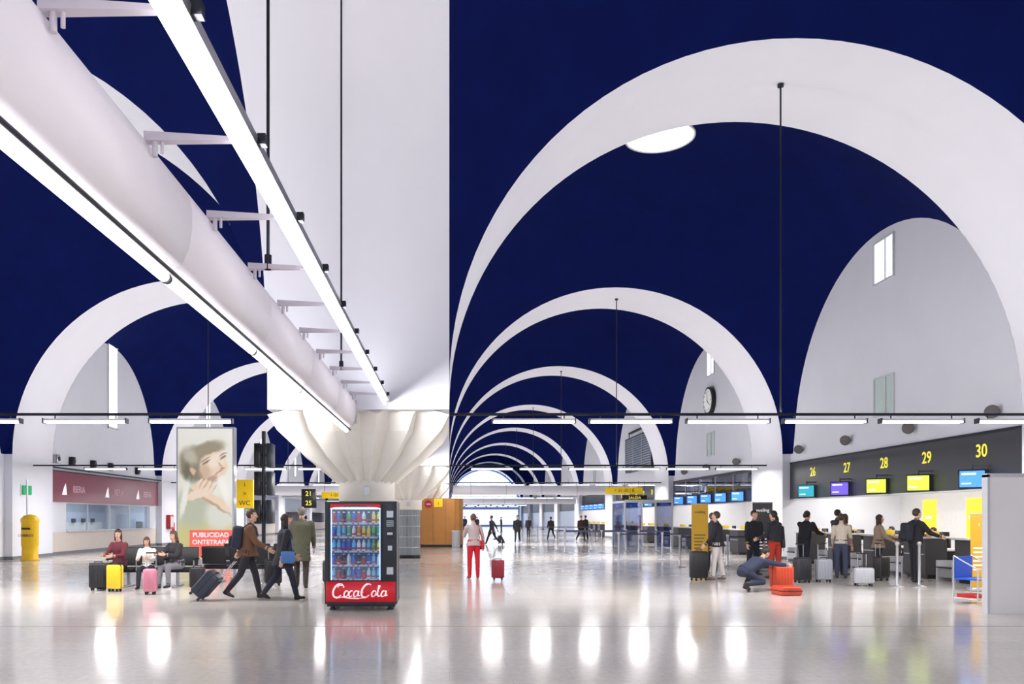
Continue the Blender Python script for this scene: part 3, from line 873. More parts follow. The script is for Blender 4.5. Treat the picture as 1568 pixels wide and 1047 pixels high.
def stanchions(pts):
    for k, (x, y) in enumerate(pts):
        mb = MB()
        mb.lathe([(0.17, 0), (0.17, 0.015), (0.04, 0.04), (0.03, 0.06), (0.03, 0.93), (0.045, 0.94), (0.045, 1.0), (0.02, 1.01)], (x, y, 0), ALU, 16)
        if k < len(pts)-1:
            a = Vector((x, y, 0.94)); b2 = Vector((pts[k+1][0], pts[k+1][1], 0.94))
            d = (b2-a).normalized(); a += d*0.05; b2 -= d*0.05
            nn = Vector((d.y, -d.x, 0))*0.003
            r = [[a+nn+Vector((0, 0, -.025)), a-nn+Vector((0, 0, -.025)), a-nn+Vector((0, 0, .025)), a+nn+Vector((0, 0, .025))],
                 [b2+nn+Vector((0, 0, -.025)), b2-nn+Vector((0, 0, -.025)), b2-nn+Vector((0, 0, .025)), b2+nn+Vector((0, 0, .025))]]
            mb.loft(r, M('barrier_belt', (60, 62, 90), 0.7), False, True)
        mb.obj('belt_barrier_post')
stanchions([(5.0, 35.5), (6.6, 35.5), (8.2, 35.5), (9.6, 35.5)])
stanchions([(5.0, 38), (6.6, 38), (8.2, 38), (9.6, 38)])
stanchions([(5.6, 52), (7.4, 52), (9.2, 52)])
stanchions([(7.2, 25.6), (8.8, 25.9), (10.4, 26.2)])
stanchions([(7.1, 21.9)])
stanchions([(9.95, 18.2)])
stanchions([(10.5, 18.3)])
stanchions([(6.2, 30), (7.8, 30), (9.4, 30.2)])
mb = MB()
gx0, gx1, gy0, gy1 = 8.9, 11.3, 41.5, 44.5
for x in (gx0, (gx0+gx1)/2-0.35, (gx0+gx1)/2+0.35, gx1):
    for y in (gy0, gy1):
        mb.box((x-0.04, y-0.04, 0), (x+0.04, y+0.04, 2.35), ALU)
mb.box((gx0, gy0-0.05, 2.3), (gx1, gy0+0.05, 2.45), ALU); mb.box((gx0, gy1-0.05, 2.3), (gx1, gy1+0.05, 2.45), ALU)
mb.box((gx0-0.05, gy0, 2.3), (gx0+0.05, gy1, 2.4), ALU); mb.box((gx1-0.05, gy0, 2.3), (gx1+0.05, gy1, 2.4), ALU)
for a, b2 in ((gx0, (gx0+gx1)/2-0.35), ((gx0+gx1)/2+0.35, gx1)):
    mb.box((a, gy0-0.01, 0.05), (b2, gy0+0.01, 2.3), TGLASS)
mb.box((gx0-0.01, gy0, 0.05), (gx0+0.01, gy1, 2.3), TGLASS)
mb.box((gx1-0.01, gy0, 0.05), (gx1+0.01, gy1, 2.3), TGLASS)
mb.obj('glass_security_portal')

# luggage sizer (blue/red)
mb = MB(); BL = M('sizer_blue', (25, 80, 190), 0.5, emit=0.1)
t = T(9.55, 14.9, 0, 25)
for a in (-0.25, 0.25):
    for b2 in (-0.22, 0.22):
        mb.cyl((a, b2, 0.0), (a, b2, 0.85 if b2 > 0 else 0.62), 0.014, ALU, n=8, mtx=t)
    mb.cyl((a, -0.22, 0.08), (a, 0.22, 0.08), 0.012, ALU, n=8, mtx=t)
    mb.cyl((a, -0.22, 0.62), (a, 0.22, 0.85), 0.012, ALU, n=8, mtx=t)
for z in (0.08, 0.45, 0.62): mb.cyl((-0.25, -0.22, z), (0.25, -0.22, z), 0.012, ALU, n=8, mtx=t)
mb.box((-0.24, -0.20, 0.42), (0.24, 0.2, 0.45), BL, t)
mb.box((-0.24, 0.19, 0.45), (0.24, 0.21, 0.84), BL, t)
mb.box((-0.22, -0.18, 0.1), (0.22, 0.18, 0.16), RED, t)
mb.obj('luggage_sizer_stand')

# bench seats
def bench(x, y, rz, n=4):
    mb = MB(); t = T(x, y, 0, rz); SE = M('seat_black', (26, 26, 30), 0.5)
    for k in range(n):
        xx = (k-(n-1)/2)*0.64
        mb.rbox((xx-0.28, -0.25, 0.37), (xx+0.28, 0.22, 0.43), SE, 0.025, 2, t)
        tt = t @ T(xx, 0.26, 0.44, 0, -14)
        mb.rbox((-0.28, -0.02, 0.02), (0.28, 0.04, 0.45), SE, 0.025, 2, tt)
    for k in range(n+1):
        xx = (k-n/2)*0.64
        mb.box((xx-0.02, -0.2, 0.6), (xx+0.02, 0.2, 0.64), DARKM, t)
        mb.cyl((xx, -0.16, 0.36), (xx, -0.16, 0.6), 0.015, ALU, n=8, mtx=t)
    mb.box((-n*0.32, -0.04, 0.32), (n*0.32, 0.04, 0.38), DARKM, t)
    for xx in (-n*0.3+0.35, n*0.3-0.35):
        mb.box((xx-0.03, -0.03, 0.04), (xx+0.03, 0.03, 0.34), ALU, t)
        mb.rbox((xx-0.03, -0.32, 0), (xx+0.03, 0.32, 0.04), ALU, 0.01, 1, t)
    mb.obj('waiting_bench')
bench(-6.65, 18.4, 0, 3)
bench(-4.9, 19.6, 180, 3)
bench(-4.9, 20.8, 0, 3)

# ------------------------------------------------------------------ luggage
def suitcase(x, y, rz, w, h, d, rgb, handle=0.35, tilt=0, lying=False, name='wheeled_suitcase', pivot=0):
    mb = MB()
    m = M('case_%d_%d_%d' % rgb, rgb, 0.4, var=0.1); dk = BLACKP
    t = T(x, y, 0, rz)
    if lying: t = t @ T(0, 0, d/2, 0, 90)
    elif tilt: t = t @ T(0, d/2*0, 0.0, 0, tilt)
    mb.rbox((-w/2, -d/2, 0.06), (w/2, d/2, h), m, min(0.05, d*0.22), 3, t)
    for k in range(5):
        xx = -w*0.34+k*w*0.17
        mb.rbox((xx-0.012, -d/2-0.008, 0.12), (xx+0.012, -d/2+0.02, h-0.06), m, 0.005, 1, t)
        mb.rbox((xx-0.012, d/2-0.02, 0.12), (xx+0.012, d/2+0.008, h-0.06), m, 0.005, 1, t)
    mb.rbox((-w/2-0.004, -0.008, 0.08), (w/2+0.004, 0.008, h+0.003), dk, 0.003, 1, t)
    for sx in (-1, 1):
        for sy in (-1, 1):
            mb.cyl((sx*(w/2-0.06)-0.012, sy*(d/2-0.05), 0.028), (sx*(w/2-0.06)+0.012, sy*(d/2-0.05), 0.028), 0.028, dk, n=12, mtx=t)
            mb.box((sx*(w/2-0.06)-0.02, sy*(d/2-0.05)-0.015, 0.03), (sx*(w/2-0.06)+0.02, sy*(d/2-0.05)+0.015, 0.09), dk, t)
    if handle > 0:
        for sx in (-0.09, 0.09):
            mb.cyl((sx, d/2-0.03, h-0.02), (sx, d/2-0.03, h+handle), 0.008, ALU, n=6, mtx=t)
        mb.rbox((-0.115, d/2-0.045, h+handle), (0.115, d/2-0.015, h+handle+0.03), dk, 0.008, 1, t)
    mb.cyl((-0.08, 0, h+0.03), (0.08, 0, h+0.03), 0.01, dk, n=6, mtx=t)
    for sx in (-0.08, 0.08): mb.cyl((sx, 0, h-0.01), (sx, 0, h+0.03), 0.01, dk, n=6, mtx=t)
    if tilt:
        lo = min(v[2] for v in mb.v)
        mb.v = [(v[0], v[1], v[2]-lo) for v in mb.v]
    return mb.obj(name)
suitcase(-7.45, 17.4, 10, 0.36, 0.58, 0.24, (28, 28, 34), 0)
suitcase(-7.0, 17.15, -20, 0.32, 0.56, 0.2, (235, 195, 40), 0)
suitcase(-6.02, 16.5, 5, 0.26, 0.52, 0.22, (205, 130, 150), 0.3)
suitcase(-5.35, 17.4, 0, 0.3, 0.5, 0.22, (30, 30, 36), 0)
suitcase(-4.0, 18.6, 20, 0.38, 0.6, 0.25, (24, 24, 28), 0.2)
suitcase(-4.75, 15.35, -90, 0.42, 0.58, 0.28, (34, 40, 58), 0.42, tilt=-42)
suitcase(-2.75, 19.0, 0, 0.36, 0.55, 0.24, (70, 72, 78), 0.35)
suitcase(1.2, 20.2, 0, 0.31, 0.5, 0.22, (140, 28, 44), 0.5)
suitcase(6.15, 20.2, 20, 0.4, 0.72, 0.28, (24, 24, 28), 0.0)
suitcase(8.4, 19.5, 10, 0.38, 0.6, 0.25, (36, 36, 42), 0.3)
suitcase(8.95, 19.6, 0, 0.36, 0.56, 0.25, (150, 155, 165), 0.35)
suitcase(9.35, 18.5, -10, 0.42, 0.42, 0.26, (170, 172, 178), 0.3)
suitcase(7.1, 17.5, 15, 0.46, 0.52, 0.26, (190, 62, 30), 0.0, name='upright_suitcase')
suitcase(6.72, 16.7, 8, 0.44, 0.5, 0.18, (190, 62, 30), 0.0, lying=True, name='opened_suitcase')
suitcase(3.1, 46.6, 90, 0.36, 0.55, 0.24, (20, 20, 24), 0.4, tilt=-30)
suitcase(10.6, 20.1, 30, 0.38, 0.6, 0.25, (26, 26, 30), 0.3)

# ------------------------------------------------------------------ people
def remesh(vs, fs, voxel, smooth=3):
    me = bpy.data.meshes.new('tmp'); me.from_pydata([tuple(v) for v in vs], [], fs)
    ob = bpy.data.objects.new('tmp', me); COL.objects.link(ob)
    md = ob.modifiers.new('r', 'REMESH'); md.mode = 'VOXEL'; md.voxel_size = voxel
    if smooth:
        s_ = ob.modifiers.new('s', 'SMOOTH'); s_.iterations = smooth; s_.factor = 0.5
    dg = bpy.context.evaluated_depsgraph_get()
    m2 = bpy.data.meshes.new_from_object(ob.evaluated_get(dg))
    V = [v.co.copy() for v in m2.vertices]; F = [tuple(p.vertices) for p in m2.polygons]
    bpy.data.objects.remove(ob); bpy.data.meshes.remove(me); bpy.data.meshes.remove(m2)
    return V, F

class PB:  # primitive bag with tags
    def __init__(s): s.v = []; s.f = []; s.t = []
    def rings(s, rings, tag):
        n = len(rings[0]); o = len(s.v)
        for r in rings:
            for p in r: s.v.append(Vector(p)); s.t.append(tag)
        for j in range(len(rings)-1):
            for i in range(n):
                a = o+j*n+i; b2 = o+j*n+(i+1) % n
                s.f.append((a, b2, b2+n, a+n))
        s.f.append(tuple(o+k for k in range(n-1, -1, -1)))
        s.f.append(tuple(o+(len(rings)-1)*n+k for k in range(n)))
    def cap(s, p0, p1, r0, r1, tag, n=12, seg=5):
        p0 = Vector(p0); p1 = Vector(p1); d = p1-p0; L = d.length
        if L < 1e-5: return
        d /= L; u = d.orthogonal().normalized(); w = d.cross(u)
        R_ = []
        def ring(c, r): R_.append([c+u*math.cos(2*math.pi*i/n)*r+w*math.sin(2*math.pi*i/n)*r for i in range(n)])
        for a in (-80, -50, -20): ring(p0+d*r0*math.sin(math.radians(a)), r0*math.cos(math.radians(a)))
        for k in range(seg+1): ring(p0+d*L*k/seg, r0+(r1-r0)*k/seg)
        for a in (20, 50, 80): ring(p1+d*r1*math.sin(math.radians(a)), r1*math.cos(math.radians(a)))
        s.rings(R_, tag)
    def ell(s, c, r, tag, mtx=None, n=14, m=9):
        R_ = []
        for j in range(m+1):
            ph = -math.pi/2+math.pi*j/m; cr_ = max(math.cos(ph), 0.02)
            ring = []
            for i in range(n):
                p = Vector((r[0]*cr_*math.cos(2*math.pi*i/n), r[1]*cr_*math.sin(2*math.pi*i/n), r[2]*math.sin(ph)))
                if mtx is not None: p = mtx @ p
                ring.append(Vector(c)+p)
            R_.append(ring)
        s.rings(R_, tag)

_hand = {}
def hand_mesh(kind):
    if kind in _hand: return _hand[kind]
    pb = PB(); curl = {'relax': 22, 'grip': 72, 'flat': 8}[kind]
    pb.ell((0, 0, -0.05), (0.017, 0.043, 0.052), 0)
    pb.cap((0, 0, 0.02), (0, 0, -0.03), 0.024, 0.022, 0, 10, 2)
    for y, L in ((0.031, 0.072), (0.011, 0.082), (-0.010, 0.076), (-0.030, 0.06)):
        p = Vector((0, y, -0.088)); a = math.radians(curl*0.5)
        pb.cap((0, y*0.8, -0.05), p, 0.0105, 0.0095, 0, 8, 2)
        for k, fr in enumerate((0.45, 0.3, 0.25)):
            q = p+Vector((-math.sin(a), 0, -math.cos(a)))*L*fr
            pb.cap(p, q, 0.0092-k*0.0008, 0.0086-k*0.0009, 0, 8, 2)
            p = q; a += math.radians(curl)
    p = Vector((-0.004, 0.03, -0.025)); a = 0.75
    for k, L in enumerate((0.036, 0.03)):
        q = p+Vector((-0.012 if kind != 'grip' else -0.02, math.sin(a)*L, -math.cos(a)*L))
        pb.cap(p, q, 0.0125-k*0.002, 0.0105-k*0.002, 0, 8, 2); p = q; a -= 0.45 if kind != 'grip' else 0.8
    _hand[kind] = remesh(pb.v, pb.f, 0.0048, 2)
    return _hand[kind]

_head = {}
def head_mesh():
    if 'h' in _head: return _head['h']
    pb = PB()
    pb.ell((0, -0.012, 0.028), (0.072, 0.09, 0.093), 0)
    pb.ell((0, 0.02, -0.04), (0.054, 0.062, 0.072), 0)
    pb.ell((0, 0.06, -0.093), (0.022, 0.02, 0.018), 0)
    pb.cap((0, 0.076, 0.022), (0, 0.098, -0.018), 0.008, 0.0125, 0, 8, 3)
    for s in (-1, 1):
        pb.ell((s*0.072, -0.008, -0.005), (0.011, 0.018, 0.030), 0)
        pb.ell((s*0.012, 0.088, -0.022), (0.008, 0.01, 0.007), 0)
        pb.ell((s*0.038, 0.048, -0.02), (0.02, 0.02, 0.02), 0)
        pb.cap((s*0.012, 0.079, 0.034), (s*0.045, 0.066, 0.034), 0.009, 0.008, 0, 8, 2)
    pb.ell((0, 0.074, -0.052), (0.022, 0.012, 0.007), 0)
    pb.ell((0, 0.073, -0.061), (0.018, 0.012, 0.007), 0)
    _head['h'] = remesh(pb.v, pb.f, 0.006, 2)
    return _head['h']

def person(name, x, y, heading, H=1.7, top=(40, 40, 48), bottom=(40, 44, 60), hair=(45, 32, 26), skin=(205, 160, 135), shoe=(30, 28, 28),
           lean=3, legs=((4, 3), (-4, 4)), arms=((4, 7, 14), (-3, 7, 12)), hyaw=0, hpitch=0, coat=0.0, long_hair=False, bulk=1.0,
           backpack=None, hands=('relax', 'relax'), voxel=0.015, female=False, scarf=None, bag=None, seat=False, zoff=0.0):
    s = H/1.75
    TOP = M('cloth_%d_%d_%d' % top, top, 0.85, var=0.2, nscale=25, bump=0.3)
    BOT = M('cloth_%d_%d_%d' % bottom, bottom, 0.85, var=0.15, nscale=25, bump=0.2)
    HAIR = M('hair_%d_%d_%d' % hair, hair, 0.6, var=0.35, nscale=60)
    SKIN = M('skin_%d_%d_%d' % skin, skin, 0.55, var=0.04)
    SHOE = M('shoe_%d_%d_%d' % shoe, shoe, 0.4)
    mats = {'top': TOP, 'bot': BOT, 'skin': SKIN, 'shoe': SHOE}
    if scarf: mats['scarf'] = M('cloth_%d_%d_%d' % scarf, scarf, 0.9, var=0.2, nscale=25)
    lr = math.radians(lean)
    up = Vector((0, math.sin(lr), math.cos(lr))); fw = Vector((0, math.cos(lr), -math.sin(lr))); rt = Vector((1, 0, 0))
    P = Vector((0, 0, 0.93))
    pb = PB(); shw = 0.175 if female else 0.2; hw = 0.178 if female else 0.168
    def ering(u_, w_, d_, cy=0.0):
        c = P+up*u_+fw*cy
        return [c+rt*w_*math.cos(2*math.pi*i/20)+fw*d_*math.sin(2*math.pi*i/20) for i in range(20)]
    bk = bulk
    wst = 0.13 if female else 0.155
    pb.rings([ering(-0.1, 0.10, 0.08), ering(-0.06, 0.145, 0.11), ering(0.0, hw, 0.12), ering(0.06, hw*0.97, 0.115)], 'bot')
    pb.rings([ering(0.0 if not coat else -0.04, hw*1.06, 0.135*bk), ering(0.06, hw*1.0*bk, 0.13*bk), ering(0.15, wst*bk*1.06, 0.115*bk), ering(0.25, (wst+0.012)*bk, 0.12*bk, 0.005), ering(0.34, shw*0.92*bk, 0.13*bk, 0.01),
              ering(0.42, shw*1.0*bk, 0.118*bk), ering(0.475, shw*0.82, 0.092), ering(0.51, 0.085, 0.068)], 'top')
    nb = P+up*0.5
    l2 = lr*0.6
    up2 = Vector((0, math.sin(l2), math.cos(l2)))
    hc = nb+up2*0.175+Vector((0, 0.018, 0))
    pb.cap(nb-up*0.02, hc-up2*0.07, 0.056, 0.05, 'skin')
    pb.cap(nb-up*0.01, nb+up*0.025, 0.072, 0.066, 'scarf' if scarf else 'top', 14, 2)
    if scarf:
        pb.cap(nb-up*0.0, nb+up*0.05, 0.085, 0.078, 'scarf', 14, 2)
        pb.cap(nb+fw*0.09, nb+fw*0.13-up*0.22, 0.04, 0.035, 'scarf')
    lows = []; knees = []
    for k, sx in ((0, -1), (1, 1)):
        f, kn = [math.radians(a) for a in legs[k][:2]]
        ab = math.radians(legs[k][2]) if len(legs[k]) > 2 else math.radians(2)
        hip = P+Vector((sx*0.088, 0, -0.03))
        d1 = Vector((sx*math.sin(ab), math.sin(f)*math.cos(ab), -math.cos(f)*math.cos(ab)))
        knee = hip+d1*0.42
        g = f-kn
        d2 = Vector((sx*math.sin(ab)*0.3, math.sin(g), -math.cos(g))).normalized()
        an = knee+d2*0.40
        knees.append(knee)
        pb.cap(hip, knee, 0.096*(1.03 if female else 1), 0.067, 'bot')
        pb.cap(knee, knee+d2*0.16, 0.067, 0.064, 'bot'); pb.cap(knee+d2*0.14, an, 0.065, 0.052, 'bot')
        gd = math.degrees(g)
        pitch = 0 if gd > -15 else math.radians(min(75, (-gd-15)*0.95))
        if gd > 8 and not seat: pitch = -math.radians(min(20, gd-8))
        fd = Vector((sx*0.12, math.cos(pitch), -math.sin(pitch))).normalized(); fu = Vector((0, math.sin(pitch), math.cos(pitch)))
        pb.cap(an+d2*0.0, an-fu*0.03, 0.043, 0.042, 'shoe')
        heel = an-fu*0.045-fd*0.03; toe = an-fu*0.055+fd*0.145
        pb.cap(heel, an-fu*0.045+fd*0.06, 0.036, 0.04, 'shoe'); pb.cap(an-fu*0.045+fd*0.05, toe, 0.039, 0.027, 'shoe')
        lows += [heel.z-0.036, toe.z-0.027, knee.z-0.06]
    wr_ = []
    for k, sx in ((0, -1), (1, 1)):
        f, ab, el = [math.radians(a) for a in arms[k][:3]]
        sh = P+up*0.44+rt*sx*shw
        f2 = f+lr*0.3
        d1 = Vector((sx*math.sin(ab), math.sin(f2)*math.cos(ab), -math.cos(f2)*math.cos(ab)))
        elb = sh+d1*0.28
        g = f2+el
        inn = math.radians(arms[k][3]) if len(arms[k]) > 3 else 0
        d2 = Vector((sx*(math.sin(ab)*0.3-math.sin(inn)), math.sin(g), -math.cos(g))).normalized()
        wri = elb+d2*0.245
        pb.cap(sh, elb, 0.064*bk, 0.051*bk, 'top'); pb.cap(elb, wri, 0.051*bk, 0.036*bk, 'top')
        pb.cap(wri-d2*0.01, wri+d2*0.03, 0.026, 0.024, 'skin', 10, 2)
        yv = Vector((0, math.cos(g), math.sin(g))); yv = (yv-d2*yv.dot(d2)).normalized()
        zv = -d2; xv = yv.cross(zv)
        wr_.append((wri+d2*0.015, xv, yv, zv, sx, hands[k]))
    if coat > 0:
        n = 20; R_ = []
        kc = (knees[0]+knees[1])/2
        tgt = Vector((0, (kc.y-P.y)*0.8, -1)).normalized()
        spread = abs(knees[0].y-knees[1].y)/2
        for q in (0, 0.25, 0.5, 0.75, 1.0):
            c = P+up*0.03+tgt*(coat+0.03)*q
            w_ = hw*1.06+0.025*q; d_ = 0.135*bk+0.03*q+spread*q*(coat/0.45)
            R_.append([c+rt*w_*math.cos(2*math.pi*i/n)+Vector((0, 1, 0))*d_*math.sin(2*math.pi*i/n) for i in range(n)])
        pb.rings(R_[::-1], 'top')
    V, F = remesh(pb.v, pb.f, voxel, 2)
    kd = KDTree(len(pb.v))
    for i, v in enumerate(pb.v): kd.insert(v, i)
    kd.balance()
    fm_ = []
    for f in F:
        c = sum((V[i] for i in f), Vector())/len(f)
        fm_.append(mats[pb.t[kd.find(c)[1]]])
    dz = -min(lows)+zoff/s
    root = Matrix.Translation((x, y, 0)) @ Matrix.Rotation(math.radians(heading), 4, 'Z') @ Matrix.Scale(s, 4) @ Matrix.Translation((0, 0, dz))
    mb = MB()
    mb.add(V, F, fm_, True, root)
    for o, xv, yv, zv, sx, kind in wr_:
        HV, HF = hand_mesh(kind)
        fr = frame(o, xv, yv, zv)
        if sx < 0: fr = fr @ Matrix.Diagonal((-1, 1, 1, 1))
        mb.add(HV, HF if sx > 0 else [f[::-1] for f in HF], SKIN, True, root @ fr)
    hm = root @ Matrix.Translation(hc) @ Matrix.Rotation(math.radians(hyaw), 4, 'Z') @ Matrix.Rotation(math.radians(hpitch)-l2*0.5, 4, 'X')
    HV, HF = head_mesh(); mb.add(HV, HF, SKIN, True, hm)
    EW = M('eye_white', (235, 235, 235), 0.3); EB = M('eye_iris', (40, 28, 20), 0.3); LP = M('lips', (160, 85, 80), 0.5)
    for sx in (-1, 1):
        mb.sphere((sx*0.030, 0.068, 0.012), 0.0125, EW, 10, 6, hm)
        mb.sphere((sx*0.030, 0.0765, 0.012), 0.006, EB, 8, 6, hm)
        mb.cyl((sx*0.014, 0.088, 0.037), (sx*0.046, 0.072, 0.038), 0.004, HAIR, n=6, mtx=hm)
    mb.sphere((0, 0.084, -0.056), (0.021, 0.006, 0.006), LP, 10, 6, hm)
    nu, nvv = 32, 22; vs = []; fs = []
    rnd = random.Random(int(abs(x*97+y*31)))
    for j in range(nvv+1):
        ph = -math.pi/2+math.pi*j/nvv
        for i in range(nu):
            t_ = 2*math.pi*i/nu
            e = 1+0.03*math.sin(t_*9+j)+rnd.uniform(-0.012, 0.012)
            vs.append((0.082*e*max(math.cos(ph), .01)*math.cos(t_), -0.022+0.095*e*max(math.cos(ph), .01)*math.sin(t_), 0.036+0.1*e*math.sin(ph)))
    for j in range(nvv):
        for i in range(nu):
            q = (j*nu+i, j*nu+(i+1) % nu, (j+1)*nu+(i+1) % nu, (j+1)*nu+i)
            c = sum((Vector(vs[k]) for k in q), Vector())/4
            if c.y > 0.02 and c.z < 0.065: continue
            if c.y > -0.02 and c.z < 0.02: continue
            if c.z < -0.05: continue
            fs.append(q)
    mb.add(vs, fs, HAIR, True, hm)
    if long_hair:
        hb = PB()
        hb.ell((0, -0.055, -0.06), (0.082, 0.05, 0.13), 0)
        hb.ell((0, -0.07, -0.16), (0.07, 0.035, 0.09), 0)
        for sx in (-1, 1): hb.cap((sx*0.07, -0.01, 0.03), (sx*0.072, 0.0, -0.13), 0.024, 0.02, 0)
        HV2, HF2 = remesh(hb.v, hb.f, 0.012, 2)
        mb.add(HV2, HF2, HAIR, True, hm)
    up4 = root @ frame(P, rt, fw, up)
    if backpack:
        BM_ = M('bag_%d_%d_%d' % backpack, backpack, 0.8, var=0.2, nscale=20)
        mb.rbox((-0.15, -0.32, 0.02), (0.15, -0.12, 0.46), BM_, 0.06, 3, up4)
        mb.rbox((-0.11, -0.37, 0.06), (0.11, -0.3, 0.26), BM_, 0.03, 2, up4)
        for sx in (-0.1, 0.1):
            pts = [(sx, -0.13, 0.42), (sx*1.1, -0.02, 0.53), (sx*1.15, 0.1, 0.46), (sx*1.2, 0.145, 0.32), (sx*1.35, 0.08, 0.16), (sx*1.4, -0.12, 0.08)]
            for a, b2 in zip(pts, pts[1:]): mb.cyl(a, b2, 0.018, BM_, n=6, mtx=up4)
    if bag:
        BM_ = M('bag_%d_%d_%d' % bag, bag, 0.6, var=0.15)
        mb.rbox((0.18, -0.12, -0.16), (0.28, 0.16, 0.08), BM_, 0.03, 2, up4)
        mb.cyl((0.23, -0.08, 0.07), (0.12, -0.06, 0.5), 0.01, BM_, n=6, mtx=up4); mb.cyl((0.23, 0.12, 0.07), (0.12, 0.06, 0.5), 0.01, BM_, n=6, mtx=up4)
    return mb.obj(name)

WALK = dict(legs=((26, 6), (-20, 24)))
WALK2 = dict(legs=((-18, 26), (22, 5)))
SIT = dict(legs=((86, 86, 6), (82, 76, 5)), seat=True)
# left walkers
person('walking_man', -3.86, 15.7, -80, 1.76, top=(104, 72, 52), bottom=(40, 38, 46), hair=(60, 42, 30), legs=((18, 6), (-18, 20)), arms=((-32, 10, 6), (22, 6, 35)), backpack=(36, 42, 58), hands=('grip', 'relax'), coat=0.1, bulk=1.16, lean=6)
person('walking_woman', -3.12, 15.4, -62, 1.66, top=(34, 34, 42), bottom=(36, 38, 54), hair=(34, 24, 20), long_hair=True, legs=((-17, 20), (20, 6)), arms=((18, 6, 25), (-20, 8, 10)), female=True, coat=0.22, bulk=1.14, lean=4, bag=(70, 110, 170))
person('walking_man_in_coat', -3.25, 18.0, 5, 1.82, top=(84, 84, 66), bottom=(60, 52, 44), hair=(120, 112, 105), coat=0.34, bulk=1.2, legs=((14, 4), (-10, 12)), arms=((-5, 9, 12), (10, 8, 20)))
# left seated
person('seated_woman', -7.29, 18.15, 165, 1.65, top=(100, 38, 50), bottom=(34, 32, 40), hair=(60, 34, 26), long_hair=True, arms=((30, 6, 55, 20), (30, 6, 60, 20)), female=True, lean=6, hyaw=20, hpitch=-8, bulk=1.05, **SIT)
person('seated_child', -6.65, 18.1, 185, 1.45, top=(230, 225, 220), bottom=(40, 40, 50), hair=(80, 55, 38), long_hair=True, arms=((30, 6, 65, 20), (30, 6, 60, 20)), female=True, lean=14, hpitch=-15, **SIT)
person('seated_woman', -6.01, 18.15, 150, 1.62, top=(46, 44, 48), bottom=(120, 118, 125), hair=(80, 54, 40), long_hair=True, arms=((30, 6, 65, 20), (40, 6, 50, 20)), female=True, lean=12, hpitch=-12, bulk=1.12, **SIT)
# centre
person('standing_woman', 0.62, 20.9, 15, 1.66, top=(188, 172, 170), bottom=(206, 30, 44), hair=(92, 66, 50), shoe=(190, 40, 40), long_hair=False, legs=((3, 3), (-2, 2)), arms=((30, 10, 75, 20), (-4, 18, 10)), female=True, hands=('relax', 'grip'), coat=0.05, bag=(190, 30, 40))
# far
person('distant_walking_man', 2.45, 47, 60, 1.75, voxel=0.024, top=(24, 26, 34), bottom=(28, 30, 38), coat=0.25, arms=((-20, 6, 12), (-32, 6, 5)), **WALK)
person('distant_walking_man', 4.2, 50.5, 170, 1.75, voxel=0.024, top=(20, 22, 30), bottom=(26, 28, 36), coat=0.2, **WALK2)
for k, (x, y, h, c) in enumerate([(6.0, 62, 150, (40, 44, 60)), (7.2, 58, 20, (60, 50, 48)), (1.7, 90, 0, (30, 32, 44)), (8.6, 53.5, 200, (60, 30, 34)), (5.4, 85, 90, (34, 36, 50)), (10.2, 49.5, 100, (130, 40, 44)), (9.5, 57, 40, (34, 36, 50)), (3.2, 94, 10, (30, 30, 40)), (-7.0, 40, 20, (40, 40, 52)), (-8.5, 44, 200, (70, 66, 62))]):
    person('distant_traveller', x, y, h, 1.65+0.03*(k % 4), voxel=0.028, top=c, bottom=(34, 36, 46), **(WALK if k % 2 else {}))
# right group
person('standing_man', 6.65, 20.3, 60, 1.72, top=(28, 28, 34), bottom=(198, 192, 190), hair=(50, 38, 30), legs=((8, 3), (-6, 6)), arms=((10, 8, 30), (5, 8, 20)), bulk=1.16, coat=0.08, shoe=(110, 90, 80))
person('crouching_man', 6.15, 17.1, -70, 1.72, top=(40, 48, 70), bottom=(36, 42, 62), hair=(34, 26, 22), lean=62, legs=((98, 128, 12), (62, 148, 8)), arms=((52, 10, 12), (60, 10, 5)), hpitch=-25, bulk=1.12)
person('queueing_man', 8.3, 20.9, 30, 1.74, top=(36, 36, 44), bottom=(176, 52, 34), hair=(30, 24, 20), arms=((10, 8, 60), (5, 8, 30)), bulk=1.14, bag=(40, 40, 48))
person('queueing_man', 8.2, 22.1, 200, 1.76, top=(28, 30, 38), bottom=(30, 34, 48), hair=(36, 28, 24), bulk=1.12)
person('queueing_woman', 9.0, 22.6, -30, 1.62, top=(48, 48, 58), bottom=(36, 40, 56), hair=(54, 36, 28), long_hair=True, female=True)
person('leaning_man', 9.7, 22.4, -60, 1.76, top=(28, 28, 36), bottom=(34, 36, 48), hair=(40, 30, 26), lean=12, arms=((40, 8, 40), (30, 8, 45)), bulk=1.12)
person('queueing_woman', 9.95, 20.8, -30, 1.66, top=(200, 188, 172), bottom=(60, 66, 90), hair=(60, 44, 34), female=True, arms=((10, 8, 30), (20, 8, 60)))
person('queueing_woman', 10.6, 22.0, -70, 1.66, top=(154, 124, 104), bottom=(30, 34, 50), hair=(66, 44, 30), female=True, long_hair=True)
person('customer_man', 11.3, 23.9, -80, 1.8, top=(46, 48, 58), bottom=(34, 36, 48), hair=(44, 32, 26), arms=((35, 8, 50), (25, 8, 60)), bulk=1.1)
person('customer_woman', 11.15, 21.3, -100, 1.64, top=(152, 132, 112), bottom=(28, 28, 34), hair=(52, 34, 26), long_hair=True, female=True, coat=0.12, arms=((35, 8, 50), (20, 8, 40)), bulk=1.08)
person('customer_man', 11.15, 19.6, -85, 1.78, top=(28, 28, 34), bottom=(24, 24, 30), hair=(60, 46, 36), backpack=(30, 32, 44), arms=((30, 8, 50), (40, 8, 30)), bulk=1.12)
person('customer_man', 11.25, 25.9, -90, 1.72, top=(60, 60, 80), bottom=(34, 36, 48), arms=((30, 8, 50), (40, 8, 30)))
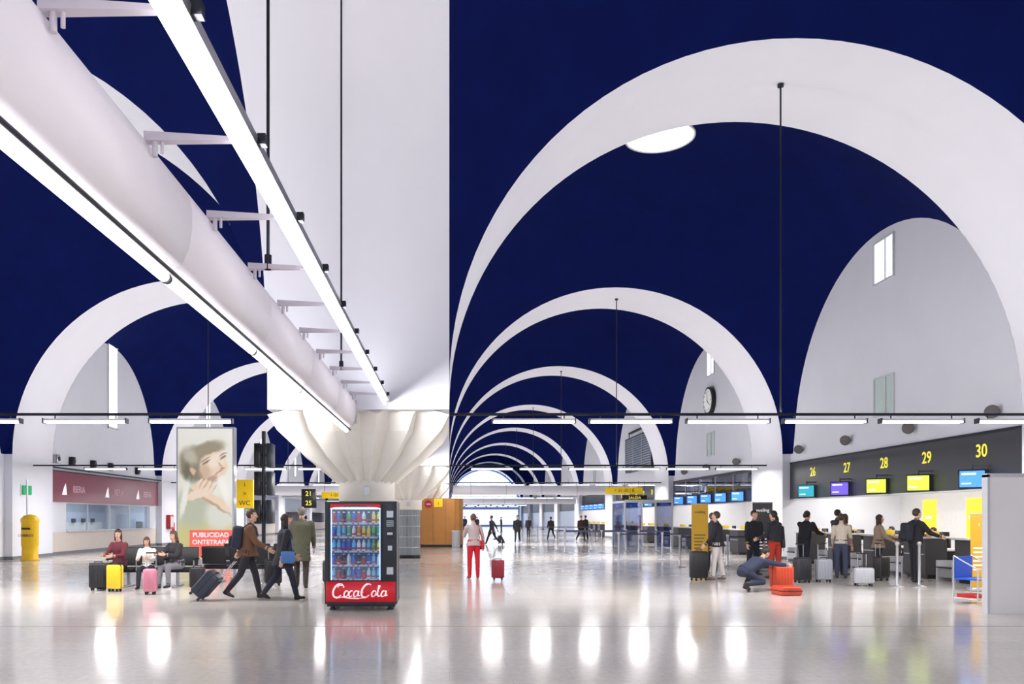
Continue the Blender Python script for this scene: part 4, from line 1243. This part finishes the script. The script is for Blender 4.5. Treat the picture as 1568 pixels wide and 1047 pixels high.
person('queueing_man', 7.5, 23.4, -20, 1.70, top=(66, 70, 86), bottom=(40, 44, 60), hair=(90, 80, 74))
for yy, c in ((19.3, (60, 60, 66)), (21.5, (220, 215, 205)), (23.6, (60, 60, 66)), (25.8, (60, 60, 66))):
    person('checkin_agent', 13.85, yy-0.25, 95, 1.66, top=c, bottom=(40, 40, 48), hair=(48, 32, 26), long_hair=True, female=True, arms=((30, 8, 50), (30, 8, 50)), lean=6, seat=True, legs=((86, 86, 6), (86, 86, 6)))
    mb = MB(); c_ = (13.9, yy-0.25)
    mb.rbox((c_[0]-0.22, c_[1]-0.22, 0.31), (c_[0]+0.22, c_[1]+0.22, 0.38), CHAR, 0.02, 1)
    mb.rbox((c_[0]+0.24, c_[1]-0.2, 0.5), (c_[0]+0.29, c_[1]+0.2, 0.95), CHAR, 0.02, 1)
    mb.cyl((c_[0], c_[1], 0.06), (c_[0], c_[1], 0.32), 0.03, DARKM)
    mb.cyl((c_[0]+0.2, c_[1], 0.36), (c_[0]+0.27, c_[1], 0.6), 0.02, DARKM)
    for k in range(5):
        t = k*2*math.pi/5; mb.cyl((c_[0], c_[1], 0.08), (c_[0]+0.26*math.cos(t), c_[1]+0.26*math.sin(t), 0.04), 0.018, DARKM, n=8)
        mb.sphere((c_[0]+0.26*math.cos(t), c_[1]+0.26*math.sin(t), 0.03), 0.03, BLACKP, 8, 6)
    mb.obj('office_chair')

# ------------------------------------------------------------------ world + camera
w = bpy.data.worlds.new('world'); sc.world = w; w.use_nodes = True
w.node_tree.nodes['Background'].inputs[0].default_value = (0.82, 0.88, 1.0, 1)
w.node_tree.nodes['Background'].inputs[1].default_value = CFG['world']

cam = bpy.data.cameras.new('camera'); co = bpy.data.objects.new('camera', cam); COL.objects.link(co)
co.location = (0, 0, 1.55); co.rotation_euler = (math.radians(90), 0, 0)
cam.sensor_width = 36; cam.lens = 28.8; cam.shift_x = 98/1600; cam.shift_y = 274/1600
cam.clip_start = 0.05; cam.clip_end = 500
sc.camera = co
